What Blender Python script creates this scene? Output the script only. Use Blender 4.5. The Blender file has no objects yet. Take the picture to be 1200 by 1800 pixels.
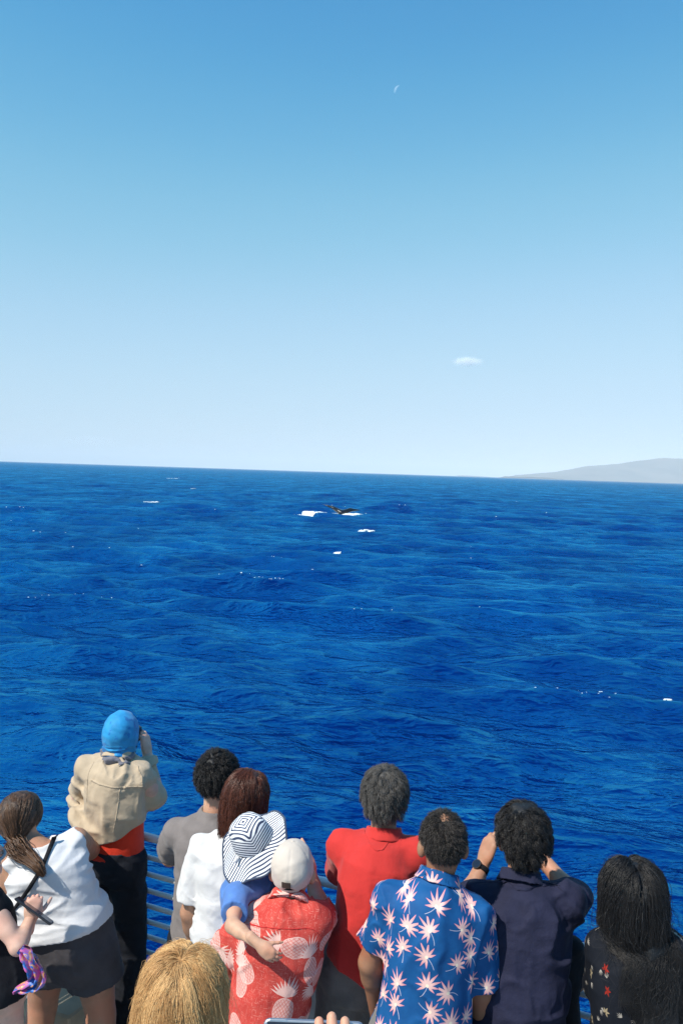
import bpy, math, random
import numpy as np
from mathutils import Matrix, Vector

SC = bpy.context.scene
COL = SC.collection
f32 = np.float32
rad = math.radians

# ------------------------------------------------------------------ camera
CAM_H = 2.98                      # height of the lens above the main deck (deck is z = 0)
WATER = -2.45                     # sea level below the deck
F_PX = 1500.0                     # focal length, in pixels of a 1200 x 1800 picture
_roll = math.atan(39.0 / 1200.0)
_pitch = -math.atan(70.0 / F_PX)
CAM_POS = np.array([0.0, 0.0, CAM_H])
FWD = np.array([0.0, math.cos(_pitch), math.sin(_pitch)])
_U = np.array([0.0, -math.sin(_pitch), math.cos(_pitch)])
_R = np.array([1.0, 0.0, 0.0])
RIGHT = _R * math.cos(_roll) + _U * math.sin(_roll)
UP = -_R * math.sin(_roll) + _U * math.cos(_roll)
cam_data = bpy.data.cameras.new('camera')
cam_data.sensor_fit = 'VERTICAL'
cam_data.sensor_height = 36.0
cam_data.lens = F_PX / 1800.0 * 36.0
cam_data.clip_start = 0.05
cam_data.clip_end = 90000.0
cam = bpy.data.objects.new('camera', cam_data)
COL.objects.link(cam)
cam.matrix_world = Matrix(((RIGHT[0], UP[0], -FWD[0], CAM_POS[0]),
                           (RIGHT[1], UP[1], -FWD[1], CAM_POS[1]),
                           (RIGHT[2], UP[2], -FWD[2], CAM_POS[2]),
                           (0, 0, 0, 1)))
SC.camera = cam

# ------------------------------------------------------------------ sky, sun, exposure
SUN_AZ = math.atan2(-0.82, -0.57)     # azimuth measured from +Y towards +X
SUN_EL = rad(50)
SUN = np.array([math.sin(SUN_AZ) * math.cos(SUN_EL), math.cos(SUN_AZ) * math.cos(SUN_EL), math.sin(SUN_EL)])
world = bpy.data.worlds.new('World')
SC.world = world
world.use_nodes = True
wn = world.node_tree.nodes
wl = world.node_tree.links
bg = wn['Background']
sky = wn.new('ShaderNodeTexSky')
sky.sky_type = 'NISHITA'
sky.sun_disc = False
sky.sun_elevation = SUN_EL
sky.sun_rotation = SUN_AZ
sky.altitude = 0
sky.air_density = 1.0
sky.dust_density = 0.1
sky.ozone_density = 1.0
# a plain colour grade of the whole sky (the same for every direction)
SKY_STRENGTH = 0.14
sc0 = wn.new('ShaderNodeVectorMath'); sc0.operation = 'SCALE'; sc0.inputs['Scale'].default_value = 0.1
grade = wn.new('ShaderNodeRGBCurve')
for ch, pts in ((0, [(0, 0), (.08, .035), (.117, .075), (.141, .125), (.192, .245), (.325, .43), (.65, .565), (1, .62)]),
                (1, [(0, 0), (.10, .15), (.191, .335), (.229, .425), (.303, .555), (.473, .69), (.745, .765), (1, .80)]),
                (2, [(0, 0), (.20, .45), (.333, .66), (.383, .715), (.471, .79), (.58, .88), (.656, .91), (1, 1)])):
    cu = grade.mapping.curves[ch]
    while len(cu.points) > 2: cu.points.remove(cu.points[1])
    cu.points[0].location = pts[0]; cu.points[-1].location = pts[-1]
    for p in pts[1:-1]: cu.points.new(*p)
    for p in cu.points: p.handle_type = 'AUTO_CLAMPED'
grade.mapping.extend = 'HORIZONTAL'
grade.mapping.update()
sc1 = wn.new('ShaderNodeVectorMath'); sc1.operation = 'SCALE'; sc1.inputs['Scale'].default_value = 1 / (1.19 * SKY_STRENGTH)
wl.new(sky.outputs[0], sc0.inputs[0]); wl.new(sc0.outputs[0], grade.inputs['Color'])
wl.new(grade.outputs[0], sc1.inputs[0]); wl.new(sc1.outputs[0], bg.inputs[0])
bg.inputs[1].default_value = SKY_STRENGTH
sun_data = bpy.data.lights.new('sun', 'SUN')
sun_data.energy = 4.9
sun_data.angle = rad(0.53)
sun_data.color = (1.0, 0.93, 0.82)
sun = bpy.data.objects.new('sun', sun_data)
COL.objects.link(sun)
sun.rotation_euler = Vector(SUN).to_track_quat('Z', 'Y').to_euler()
SC.view_settings.view_transform = 'Standard'
SC.view_settings.look = 'None'
SC.view_settings.gamma = 1.0
SC.view_settings.exposure = 0.25
SC.view_settings.use_curve_mapping = False
SC.render.engine = 'CYCLES'
SC.cycles.use_denoising = True
SC.cycles.denoising_prefilter = 'NONE'
SC.cycles.max_bounces = 6
SC.cycles.diffuse_bounces = 3
SC.cycles.glossy_bounces = 3
SC.cycles.volume_bounces = 3
SC.cycles.transparent_max_bounces = 8
SC.cycles.caustics_reflective = False
SC.cycles.caustics_refractive = False
SC.cycles.sample_clamp_indirect = 4.0


# ------------------------------------------------------------------ small helpers
def P(px, py, depth):
    """the point that lies `depth` metres out from the lens in the direction of a picture position"""
    d = FWD * F_PX + RIGHT * (px - 600.0) - UP * (py - 900.0)
    return CAM_POS + d * (depth / d[1])


def Pz(px, py, z):
    d = FWD * F_PX + RIGHT * (px - 600.0) - UP * (py - 900.0)
    return CAM_POS + d * ((z - CAM_H) / d[2])


def nrm(v):
    v = np.asarray(v, float)
    return v / max(1e-9, np.linalg.norm(v))


def tag(o, label=None, cat=None, group=None, kind=None):
    if label: o['label'] = label
    if cat: o['category'] = cat
    if group: o['group'] = group
    if kind: o['kind'] = kind
    return o


def empty(name, loc, label=None, cat=None, group=None):
    o = bpy.data.objects.new(name, None)
    COL.objects.link(o)
    o.location = [float(c) for c in loc]
    o.empty_display_size = 0.1
    return tag(o, label, cat, group)


def mesh_obj(name, V, F, mat, parent=None, smooth=True, attrs=None):
    """V (n,3) array, F (m,k) array or list of polygons -> one mesh object; vertices are given in world space"""
    V = np.asarray(V, f32)
    me = bpy.data.meshes.new(name)
    if isinstance(F, np.ndarray):
        m, k = F.shape
        me.vertices.add(len(V))
        me.vertices.foreach_set('co', V.ravel())
        me.loops.add(m * k)
        me.loops.foreach_set('vertex_index', F.astype(np.int32).ravel())
        me.polygons.add(m)
        me.polygons.foreach_set('loop_start', np.arange(0, m * k, k, dtype=np.int32))
        me.update(calc_edges=True)
    else:
        me.from_pydata([tuple(map(float, v)) for v in V], [], F)
        me.update()
    if smooth:
        me.polygons.foreach_set('use_smooth', np.ones(len(me.polygons), bool))
    for an, arr in (attrs or {}).items():
        at = me.attributes.new(an, 'FLOAT_VECTOR', 'POINT')
        at.data.foreach_set('vector', np.asarray(arr, f32).ravel())
    if mat: me.materials.append(mat)
    o = bpy.data.objects.new(name, me)
    COL.objects.link(o)
    if parent is not None: put_under(o, parent)
    return o


def put_under(o, parent):
    o.parent = parent
    p = parent
    off = Vector((0, 0, 0))
    M = Matrix.Identity(4)
    chain = []
    while p is not None:
        chain.append(p); p = p.parent
    for p in reversed(chain):
        M = M @ (p.matrix_parent_inverse if p.parent else Matrix.Identity(4)) @ p.matrix_basis
    o.matrix_parent_inverse = M.inverted()


class MB:
    """collects simple shapes into one mesh"""
    def __init__(self): self.v = []; self.f = []
    def poly(self, vs, fs):
        b = len(self.v); self.v += [tuple(map(float, p)) for p in vs]; self.f += [tuple(i + b for i in q) for q in fs]
    def box(self, c, ax, half, bev=0.0):
        """box with axes ax (3 rows) and half sizes, corners cut back by bev"""
        ax = np.asarray(ax, float); c = np.asarray(c, float)
        if bev <= 0:
            vs = [c + sx * half[0] * ax[0] + sy * half[1] * ax[1] + sz * half[2] * ax[2]
                  for sz in (-1, 1) for sx, sy in ((-1, -1), (1, -1), (1, 1), (-1, 1))]
            fs = [(3, 2, 1, 0), (4, 5, 6, 7), (0, 1, 5, 4), (1, 2, 6, 5), (2, 3, 7, 6), (3, 0, 4, 7)]
            self.poly(vs, fs); return
        hx, hy, hz = half
        ring = [(-hx + bev, -hy), (hx - bev, -hy), (hx, -hy + bev), (hx, hy - bev), (hx - bev, hy), (-hx + bev, hy), (-hx, hy - bev), (-hx, -hy + bev)]
        lev = [(-hz, bev), (-hz + bev, 0), (hz - bev, 0), (hz, bev)]
        vs = []
        for z, ins in lev:
            for x, y in ring:
                vs.append(c + (x - math.copysign(min(ins, abs(x)), x)) * ax[0] + (y - math.copysign(min(ins, abs(y)), y)) * ax[1] + z * ax[2])
        fs = [tuple(range(7, -1, -1)), tuple(range(24, 32))]
        for k in range(3):
            for i in range(8):
                j = (i + 1) % 8
                fs.append((k * 8 + i, k * 8 + j, k * 8 + 8 + j, k * 8 + 8 + i))
        self.poly(vs, fs)
    def tube(self, pts, r, n=10, closed=False):
        pts = [np.asarray(p, float) for p in pts]
        m = len(pts)
        rr = r if hasattr(r, '__len__') else [r] * m
        t0 = nrm(pts[1] - pts[0]); ref = np.array([0, 0, 1.0]) if abs(t0[2]) < .9 else np.array([1.0, 0, 0])
        u = nrm(np.cross(t0, ref)); vs = []
        for i, p in enumerate(pts):
            if closed: t = nrm(pts[(i + 1) % m] - pts[i - 1])
            else: t = nrm(pts[min(i + 1, m - 1)] - pts[max(i - 1, 0)])
            u = nrm(u - t * np.dot(u, t)); w = np.cross(t, u)
            for k in range(n):
                a = 2 * math.pi * k / n
                vs.append(p + rr[i] * (math.cos(a) * u + math.sin(a) * w))
        fs = []
        for i in range(m if closed else m - 1):
            for k in range(n):
                j = (i + 1) % m
                fs.append((i * n + k, i * n + (k + 1) % n, j * n + (k + 1) % n, j * n + k))
        if not closed:
            fs.append(tuple(range(n - 1, -1, -1))); fs.append(tuple(range((m - 1) * n, m * n)))
        self.poly(vs, fs)
    def build(self, name, mat, parent=None, smooth=False):
        return mesh_obj(name, self.v, self.f, mat, parent, smooth)


# ------------------------------------------------------------------ node helper: arithmetic on sockets
class E:
    def __init__(self, nt, s): self.nt = nt; self.s = s
    def _m(self, op, *a):
        n = self.nt.nodes.new('ShaderNodeMath'); n.operation = op
        for i, v in enumerate((self,) + a):
            if isinstance(v, E): self.nt.links.new(v.s, n.inputs[i])
            else: n.inputs[i].default_value = float(v)
        return E(self.nt, n.outputs[0])
    def __add__(self, o): return self._m('ADD', o)
    def __sub__(self, o): return self._m('SUBTRACT', o)
    def __mul__(self, o): return self._m('MULTIPLY', o)
    def __truediv__(self, o): return self._m('DIVIDE', o)
    def __pow__(self, o): return self._m('POWER', o)
    def __neg__(self): return self._m('MULTIPLY', -1.0)
    def __lt__(self, o): return self._m('LESS_THAN', o)
    def __gt__(self, o): return self._m('GREATER_THAN', o)
    def abs(self): return self._m('ABSOLUTE')
    def sin(self): return self._m('SINE')
    def cos(self): return self._m('COSINE')
    def fract(self): return self._m('FRACT')
    def sqrt(self): return self._m('SQRT')
    def min(self, o): return self._m('MINIMUM', o)
    def max(self, o): return self._m('MAXIMUM', o)
    def atan2(self, o): return self._m('ARCTAN2', o)
    def sat(self): return self.min(1.0).max(0.0)
    def step(self, a, b):
        n = self.nt.nodes.new('ShaderNodeMapRange'); n.interpolation_type = 'SMOOTHSTEP'
        self.nt.links.new(self.s, n.inputs[0]); n.inputs[1].default_value = a; n.inputs[2].default_value = b
        return E(self.nt, n.outputs[0])


def new_mat(name):
    m = bpy.data.materials.new(name); m.use_nodes = True
    return m, m.node_tree, m.node_tree.nodes['Principled BSDF']


def nd(nt, kind, **kw):
    n = nt.nodes.new(kind)
    for k, v in kw.items():
        if k in n.inputs: n.inputs[k].default_value = v
        else: setattr(n, k, v)
    return n


def mixc(nt, fac, a, b):
    n = nt.nodes.new('ShaderNodeMix'); n.data_type = 'RGBA'
    for s, v in ((n.inputs[0], fac), (n.inputs[6], a), (n.inputs[7], b)):
        if isinstance(v, E): nt.links.new(v.s, s)
        elif hasattr(v, 'is_output') or isinstance(v, bpy.types.NodeSocket): nt.links.new(v, s)
        elif isinstance(v, (int, float)): s.default_value = v
        else: s.default_value = tuple(v) + ((1.0,) if len(v) == 3 else ())
    return n.outputs[2]


def coords(nt, kind='Object', scale=None, rot=None):
    tc = nt.nodes.new('ShaderNodeTexCoord')
    s = tc.outputs[kind]
    if scale is not None or rot is not None:
        mp = nt.nodes.new('ShaderNodeMapping'); nt.links.new(s, mp.inputs[0])
        if scale is not None: mp.inputs['Scale'].default_value = scale
        if rot is not None: mp.inputs['Rotation'].default_value = rot
        s = mp.outputs[0]
    return s


def noise(nt, co, scale, detail=4, rough=.55, dist=0.0, ridged=False):
    n = nt.nodes.new('ShaderNodeTexNoise')
    if ridged: n.noise_type = 'RIDGED_MULTIFRACTAL'; n.inputs['Offset'].default_value = 1.0; n.inputs['Gain'].default_value = 1.6; n.normalize = True
    if co is not None: nt.links.new(co, n.inputs['Vector'])
    n.inputs['Scale'].default_value = scale; n.inputs['Detail'].default_value = detail
    n.inputs['Roughness'].default_value = rough; n.inputs['Distortion'].default_value = dist
    return E(nt, n.outputs[0])


def bump(nt, h, bs, strength=.3, dist=.01):
    b = nt.nodes.new('ShaderNodeBump'); b.inputs['Strength'].default_value = strength; b.inputs['Distance'].default_value = dist
    nt.links.new(h.s, b.inputs['Height']); nt.links.new(b.outputs[0], bs.inputs['Normal'])
    return b


def plain(name, col, rough=.6, var=.12, scale=9.0, metal=0.0, bumps=0.0, bscale=60.0):
    m, nt, b = new_mat(name)
    co = coords(nt)
    n = noise(nt, co, scale, 5)
    d = [max(0, c * (1 - var)) for c in col]; u = [c * (1 + var) for c in col]
    nt.links.new(mixc(nt, n.step(.3, .7), d, u), b.inputs['Base Color'])
    b.inputs['Roughness'].default_value = rough; b.inputs['Metallic'].default_value = metal
    if bumps: bump(nt, noise(nt, co, bscale, 4), b, bumps, .004)
    return m


# ------------------------------------------------------------------ the sea
rs = np.random.RandomState(11)
MEAN_DIR = rad(78)                    # where the chop runs to, from +X towards +Y
waves = []
def band(lo, hi, n, slope, spread):
    lam = np.exp(rs.uniform(math.log(lo), math.log(hi), n))
    for l in lam:
        th = MEAN_DIR + rs.normal(0, spread)
        waves.append((2 * math.pi / l, th, slope * l / (2 * math.pi) * rs.uniform(.6, 1.3), rs.uniform(0, 6.283)))
band(5.5, 11.0, 9, .038, .24)
band(2.4, 5.5, 38, .055, .28)
band(1.2, 2.4, 40, .032, .45)
band(.5, 1.2, 56, .026, .55)
waves.sort()
WK = np.array([w[0] for w in waves]); WT = np.array([w[1] for w in waves])
WA = np.array([w[2] for w in waves]); WP = np.array([w[3] for w in waves])


def grid_step(r): return .042 + .0052 * r


def sea_points(x, y, lift=0.0):
    """rest positions -> positions on the moving surface; waves too short for the mesh at that distance fade out"""
    x = np.asarray(x, float); y = np.asarray(y, float)
    r = np.hypot(x, y)
    h = grid_step(r)
    dx = np.zeros_like(x); dy = np.zeros_like(x); dz = np.zeros_like(x)
    gust = .80 + .28 * np.sin(x * .043 + 1.2 * np.sin(y * .021)) * np.sin(y * .057 + .7) + .18 * np.sin(x * .11 - y * .083)
    for k, th, a, ph in zip(WK, WT, WA, WP):
        lam = 2 * math.pi / k
        att = np.clip((lam / h - 2.2) / 2.5, 0, 1)
        if not att.any(): continue
        c, s = math.cos(th), math.sin(th)
        arg = k * (c * x + s * y) + ph
        sn = np.sin(arg); cs = np.cos(arg)
        aa = a * att * (gust if lam < 6 else 1.0)
        dz += aa * cs
        dx -= 1.0 * aa * c * sn; dy -= 1.0 * aa * s * sn
    return np.stack([x + dx, y + dy, WATER + dz + lift], -1)


def make_sea():
    rr = [3.0]
    while rr[-1] < 700: rr.append(rr[-1] + grid_step(rr[-1]))
    while rr[-1] < 42000: rr.append(rr[-1] * (1.02 if rr[-1] < 2600 else 1.25))
    rr = np.array(rr)
    half = rad(34)
    fine = np.linspace(-half, half, 600)
    coarse = np.linspace(half, 2 * math.pi - half, 100)[1:-1]
    th = np.concatenate([fine, coarse])
    R, T = np.meshgrid(rr, th, indexing='ij')
    V = sea_points(R * np.sin(T), R * np.cos(T))
    flat = R > 2600
    V[..., 2][flat] = WATER
    n, m = R.shape
    i = np.arange(n - 1)[:, None] * m; j = np.arange(m)[None, :]; j2 = (j + 1) % m
    F = np.stack([i + j, i + m + j, i + m + j2, i + j2], -1).reshape(-1, 4)
    mat, nt, b = new_mat('sea_water')
    co = coords(nt, 'Object', rot=(0, 0, -MEAN_DIR))
    def rip(scale, stretch, det, dist):
        mp = nt.nodes.new('ShaderNodeMapping'); nt.links.new(co, mp.inputs[0])
        mp.inputs['Scale'].default_value = (1, stretch, 1)
        return noise(nt, mp.outputs[0], scale, det, .55, dist, True)
    h1 = rip(.5, .45, 4, .25); h2 = rip(2.2, .5, 3, .3); h3 = rip(9.0, .6, 2, .2)
    gst = noise(nt, coords(nt), .11, 3).step(.30, .70) * .8 + .45
    h1 = h1 * gst; h2 = h2 * gst
    b1 = bump(nt, h1, b, 1.0, .085)
    b2 = bump(nt, h2, b, 1.0, .045); nt.links.new(b1.outputs[0], b2.inputs['Normal'])
    b3 = bump(nt, h3, b, 1.0, .005); nt.links.new(b2.outputs[0], b3.inputs['Normal'])
    big = noise(nt, coords(nt), .035, 3)
    out = nt.nodes['Material Output']; nt.nodes.remove(b)
    df = nd(nt, 'ShaderNodeBsdfDiffuse'); gl = nd(nt, 'ShaderNodeBsdfGlossy'); gl.inputs['Roughness'].default_value = .08; gl.inputs['Color'].default_value = (.09, .66, 1.0, 1)
    fr = nd(nt, 'ShaderNodeFresnel'); fr.inputs['IOR'].default_value = 1.333; mx = nd(nt, 'ShaderNodeMixShader')
    nt.links.new(mixc(nt, big.step(.35, .65), (.0002, .0135, .108), (.0003, .0175, .128)), df.inputs[0])
    for s in (df, gl, fr): nt.links.new(b3.outputs[0], s.inputs['Normal'])
    k = (E(nt, fr.outputs[0]) * 2.3 - .13).max(0.0).min(.50)          # sheen curve steepened by hand: facing slopes darker, glancing slopes brighter, capped
    mpg = nt.nodes.new('ShaderNodeMapping'); nt.links.new(coords(nt), mpg.inputs[0]); mpg.inputs['Scale'].default_value = (1.0, .38, 1)
    grp = noise(nt, mpg.outputs[0], .16, 4, .62, .4).step(.30, .72)      # noise painted into the sheen strength, standing in for wave groups
    k = k * (grp * .60 + .62)
    nt.links.new(k.s, mx.inputs[0]); nt.links.new(df.outputs[0], mx.inputs[1]); nt.links.new(gl.outputs[0], mx.inputs[2])
    nt.links.new(mx.outputs[0], out.inputs[0])
    o = mesh_obj('sea', V.reshape(-1, 3), F, mat)
    tag(o, kind='structure')
make_sea()


# ------------------------------------------------------------------ the hazy island on the horizon
def fbm2(x, y, seed, octs=6):
    r = np.random.RandomState(seed); out = np.zeros_like(x); a = 1.0; f = 1.0
    for _ in range(octs):
        for _k in range(3):
            t = r.uniform(0, 6.283); p = r.uniform(0, 6.283)
            out += a * np.sin(f * (math.cos(t) * x + math.sin(t) * y) + p + .8 * np.sin(f * .7 * (math.sin(t) * x - math.cos(t) * y) + p * 2)) / 3
        a *= .52; f *= 1.93
    return out


def make_island():
    D = 15000.0
    xs = np.linspace(2650, 12500, 240); ys = np.linspace(D - 1500, D + 5200, 110)
    X, Y = np.meshgrid(xs, ys, indexing='ij')
    base = WATER
    prof_x = 1.16 * np.array([2600, 2990, 3040, 3500, 3900, 4250, 4600, 5000, 5250, 5600, 6200, 7200, 8500, 10500, 12500])
    prof_h = np.array([-60, -30, 75, 130, 215, 275, 300, 375, 430, 465, 480, 490, 470, 300, -60])
    ridge = np.interp(X, prof_x, prof_h)
    q = (Y - (D + 1300 + .05 * (X - 5000))) / np.where(Y < D + 1300, 1750, 3300)
    cross = np.clip(1 - np.abs(q) ** 1.5, -.4, 1)
    Z = ridge * cross
    n = fbm2(X / 520, Y / 520, 5)
    Z = Z + n * 42 * np.clip(Z / 160, 0, 1) - 50 * np.clip(np.abs(np.sin(X / 260 + n * 1.1)), 0, 1) ** 4 * np.clip(Z / 300, 0, 1) * np.clip(np.abs(q) * 1.6, 0, 1)
    V = np.stack([X, Y, Z + base], -1)
    a, c = X.shape
    i = np.arange(a - 1)[:, None] * c; j = np.arange(c - 1)[None, :]
    F = np.stack([i + j, i + c + j, i + c + j + 1, i + j + 1], -1).reshape(-1, 4)
    mat, nt, b = new_mat('island_scrub')
    n1 = noise(nt, coords(nt), .0022, 8, .6)
    nt.links.new(mixc(nt, n1.step(.38, .62), (.085, .08, .07), (.035, .042, .04)), b.inputs['Base Color'])
    b.inputs['Roughness'].default_value = .95
    tag(mesh_obj('island', V.reshape(-1, 3), F, mat), kind='structure')
make_island()


# ------------------------------------------------------------------ implicit surfaces -> meshes
def surface(fn, xs, ys, zs):
    """naive surface nets over an axis-aligned grid (spacing may vary); returns vertices, quads"""
    xs = np.asarray(xs, f32); ys = np.asarray(ys, f32); zs = np.asarray(zs, f32)
    X, Y, Z = np.meshgrid(xs, ys, zs, indexing='ij')
    v = np.asarray(fn(X, Y, Z), f32)
    ins = v < 0
    n0, n1, n2 = v.shape
    cnt = np.zeros((n0 - 1, n1 - 1, n2 - 1), np.int8)
    for a in (0, 1):
        for b in (0, 1):
            for c in (0, 1):
                cnt += ins[a:n0 - 1 + a, b:n1 - 1 + b, c:n2 - 1 + c]
    act = (cnt > 0) & (cnt < 8)
    I, J, K = np.nonzero(act)
    idx = np.full(act.shape, -1, np.int64); idx[I, J, K] = np.arange(len(I))
    cv = {(a, b, c): v[I + a, J + b, K + c] for a in (0, 1) for b in (0, 1) for c in (0, 1)}
    acc = np.zeros((len(I), 3), f32); num = np.zeros(len(I), f32)
    cor = list(cv)
    for p in cor:
        for ax in range(3):
            if p[ax] == 0:
                q = list(p); q[ax] = 1; q = tuple(q)
                va, vb = cv[p], cv[q]
                m = (va < 0) != (vb < 0)
                t = np.where(m, va / np.where(m, va - vb, 1), 0)
                pos = np.zeros((len(I), 3), f32)
                for d in range(3): pos[:, d] = p[d]
                pos[:, ax] += t
                acc += pos * m[:, None]; num += m
    loc = acc / np.maximum(num, 1)[:, None]
    V = np.empty((len(I), 3), f32)
    for d, (arr, ii) in enumerate(((xs, I), (ys, J), (zs, K))):
        V[:, d] = arr[ii] + (arr[ii + 1] - arr[ii]) * loc[:, d]
    Fs = []
    for ax in range(3):
        a, b = [(1, 2), (2, 0), (0, 1)][ax]
        s0 = [slice(1, -1)] * 3; s1 = [slice(1, -1)] * 3
        s0[ax] = slice(0, -1); s1[ax] = slice(1, None)
        A = ins[tuple(s0)]; B = ins[tuple(s1)]
        g = np.array(np.nonzero(A != B)).T
        if not len(g): continue
        flip = B[tuple(g.T)]
        g = g.copy(); g[:, a] += 1; g[:, b] += 1
        def cell(da, db):
            h = g.copy(); h[:, a] -= da; h[:, b] -= db
            return idx[h[:, 0], h[:, 1], h[:, 2]]
        q = np.stack([cell(1, 1), cell(0, 1), cell(0, 0), cell(1, 0)], 1)
        q[flip] = q[flip][:, ::-1]
        Fs.append(q)
    F = np.concatenate(Fs)
    return V, F[(F >= 0).all(1)]


def relax(V, F, n=1, w=.5):
    for _ in range(n):
        S = np.zeros_like(V); c = np.zeros(len(V), f32)
        for k in range(4):
            a, b = F[:, k], F[:, (k + 1) % 4]
            for d in range(3):
                S[:, d] += np.bincount(a, V[b, d], len(V)) + np.bincount(b, V[a, d], len(V))
            c += np.bincount(a, minlength=len(V)) + np.bincount(b, minlength=len(V))
        V = V + w * (S / np.maximum(c, 1)[:, None] - V)
    return V.astype(f32)


def smin(a, b, k):
    h = np.clip(.5 + .5 * (b - a) / k, 0, 1)
    return b + (a - b) * h - k * h * (1 - h)


def smax(a, b, k): return -smin(-a, -b, k)


def rc(X, Y, Z, a, b, ra, rb):
    a = np.asarray(a, float); b = np.asarray(b, float); ba = b - a; L = float(ba @ ba)
    px, py, pz = X - f32(a[0]), Y - f32(a[1]), Z - f32(a[2])
    t = np.clip((px * f32(ba[0]) + py * f32(ba[1]) + pz * f32(ba[2])) / f32(L), 0, 1)
    qx, qy, qz = px - t * f32(ba[0]), py - t * f32(ba[1]), pz - t * f32(ba[2])
    return np.sqrt(qx * qx + qy * qy + qz * qz) - (f32(ra) + f32(rb - ra) * t)


def ell(X, Y, Z, c, ax, r):
    c = np.asarray(c, float)
    px, py, pz = X - f32(c[0]), Y - f32(c[1]), Z - f32(c[2])
    k0 = 0; k1 = 0
    for i in range(3):
        u = px * f32(ax[i][0]) + py * f32(ax[i][1]) + pz * f32(ax[i][2])
        k0 = k0 + (u / f32(r[i])) ** 2; k1 = k1 + (u / f32(r[i] ** 2)) ** 2
    k0 = np.sqrt(k0); k1 = np.sqrt(k1)
    return k0 * (k0 - 1) / np.maximum(k1, 1e-6)


def plane(X, Y, Z, c, n):
    return (X - f32(c[0])) * f32(n[0]) + (Y - f32(c[1])) * f32(n[1]) + (Z - f32(c[2])) * f32(n[2])


def wob(X, Y, Z, seed, freq, n=5):
    """smooth cheap noise, roughly -1..1; freq is cycles per metre along x, y, z"""
    r = np.random.RandomState(seed); out = 0
    fq = np.broadcast_to(np.asarray(freq, float), (3,))
    for _ in range(n):
        k = nrm(r.normal(size=3)) * fq * 6.283 * r.uniform(.6, 1.5)
        k2 = nrm(r.normal(size=3)) * fq * 6.283 * r.uniform(.4, .8)
        out = out + np.sin(f32(k[0]) * X + f32(k[1]) * Y + f32(k[2]) * Z + f32(r.uniform(0, 6.28))
                           + f32(1.3) * np.sin(f32(k2[0]) * X + f32(k2[1]) * Y + f32(k2[2]) * Z + f32(r.uniform(0, 6.28))))
    return out / f32(n ** .5 * .9)


def axis_range(lo, hi, h): return np.arange(lo, hi + h, h)


# ------------------------------------------------------------------ the whale's fluke and the white water
def make_whale():
    c = P(601, 905, 109.5); c[2] = WATER - .12
    # lobes in the whale's own frame: x across, y away, z up
    tip_l = np.array([-2.75, .3, 1.42]); mid_l = np.array([-1.10, 0.0, .92]); root = np.array([-.05, -.1, .36])
    mid_r = np.array([1.05, .25, .72]); tip_r = np.array([2.35, .7, .74])
    I3 = np.eye(3)
    def fn(X, Y, Z):
        # the fluke's blade: flattened tapered chains, chord along y and z
        def blade(a, b, ra, rb):
            s = 2.0
            A = np.array([a[0], a[1] / s, a[2]]); B = np.array([b[0], b[1] / s, b[2]])
            return rc(X, Y / f32(s), Z, A, B, ra, rb)
        d = smin(blade(root, mid_l, .36, .20), blade(mid_l, tip_l, .20, .02), .10)
        d = smin(d, smin(blade(root, mid_r, .36, .24), blade(mid_r, tip_r, .23, .04), .10), .10)
        d = smin(d, rc(X, Y, Z, root + (0, 0, -.05), (.05, 1.4, -1.6), .27, .75), .25)
        d = np.maximum(d, -ell(X, Y, Z, (.12, -.1, .98), I3, (.20, .6, .20)))
        return d + .012 * wob(X, Y, Z, 4, 1.2)
    V, F = surface(fn, axis_range(-3.1, 2.7, .055), axis_range(-1.2, 2.6, .08), axis_range(-2.4, 1.8, .055))
    V = relax(V, F, 2)
    m, nt, b = new_mat('whale_skin')
    n1 = noise(nt, coords(nt), 2.2, 6, .65)
    nt.links.new(mixc(nt, n1.step(.62, .74), (.008, .009, .012), (.13, .09, .08)), b.inputs['Base Color'])
    b.inputs['Roughness'].default_value = .28
    root_e = empty('whale', (c[0], c[1], WATER), 'dark humpback whale raising its tail fluke out of the sea', 'whale')
    mesh_obj('tail_fluke', V + c.astype(f32), F, m, root_e)
make_whale()

foam_mat, _nt, _b = new_mat('foam')
_n = noise(_nt, coords(_nt), 5.0, 5)
_nt.links.new(mixc(_nt, _n.step(.3, .7), (.62, .70, .76), (.86, .88, .88)), _b.inputs['Base Color'])
_b.inputs['Roughness'].default_value = .9


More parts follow.
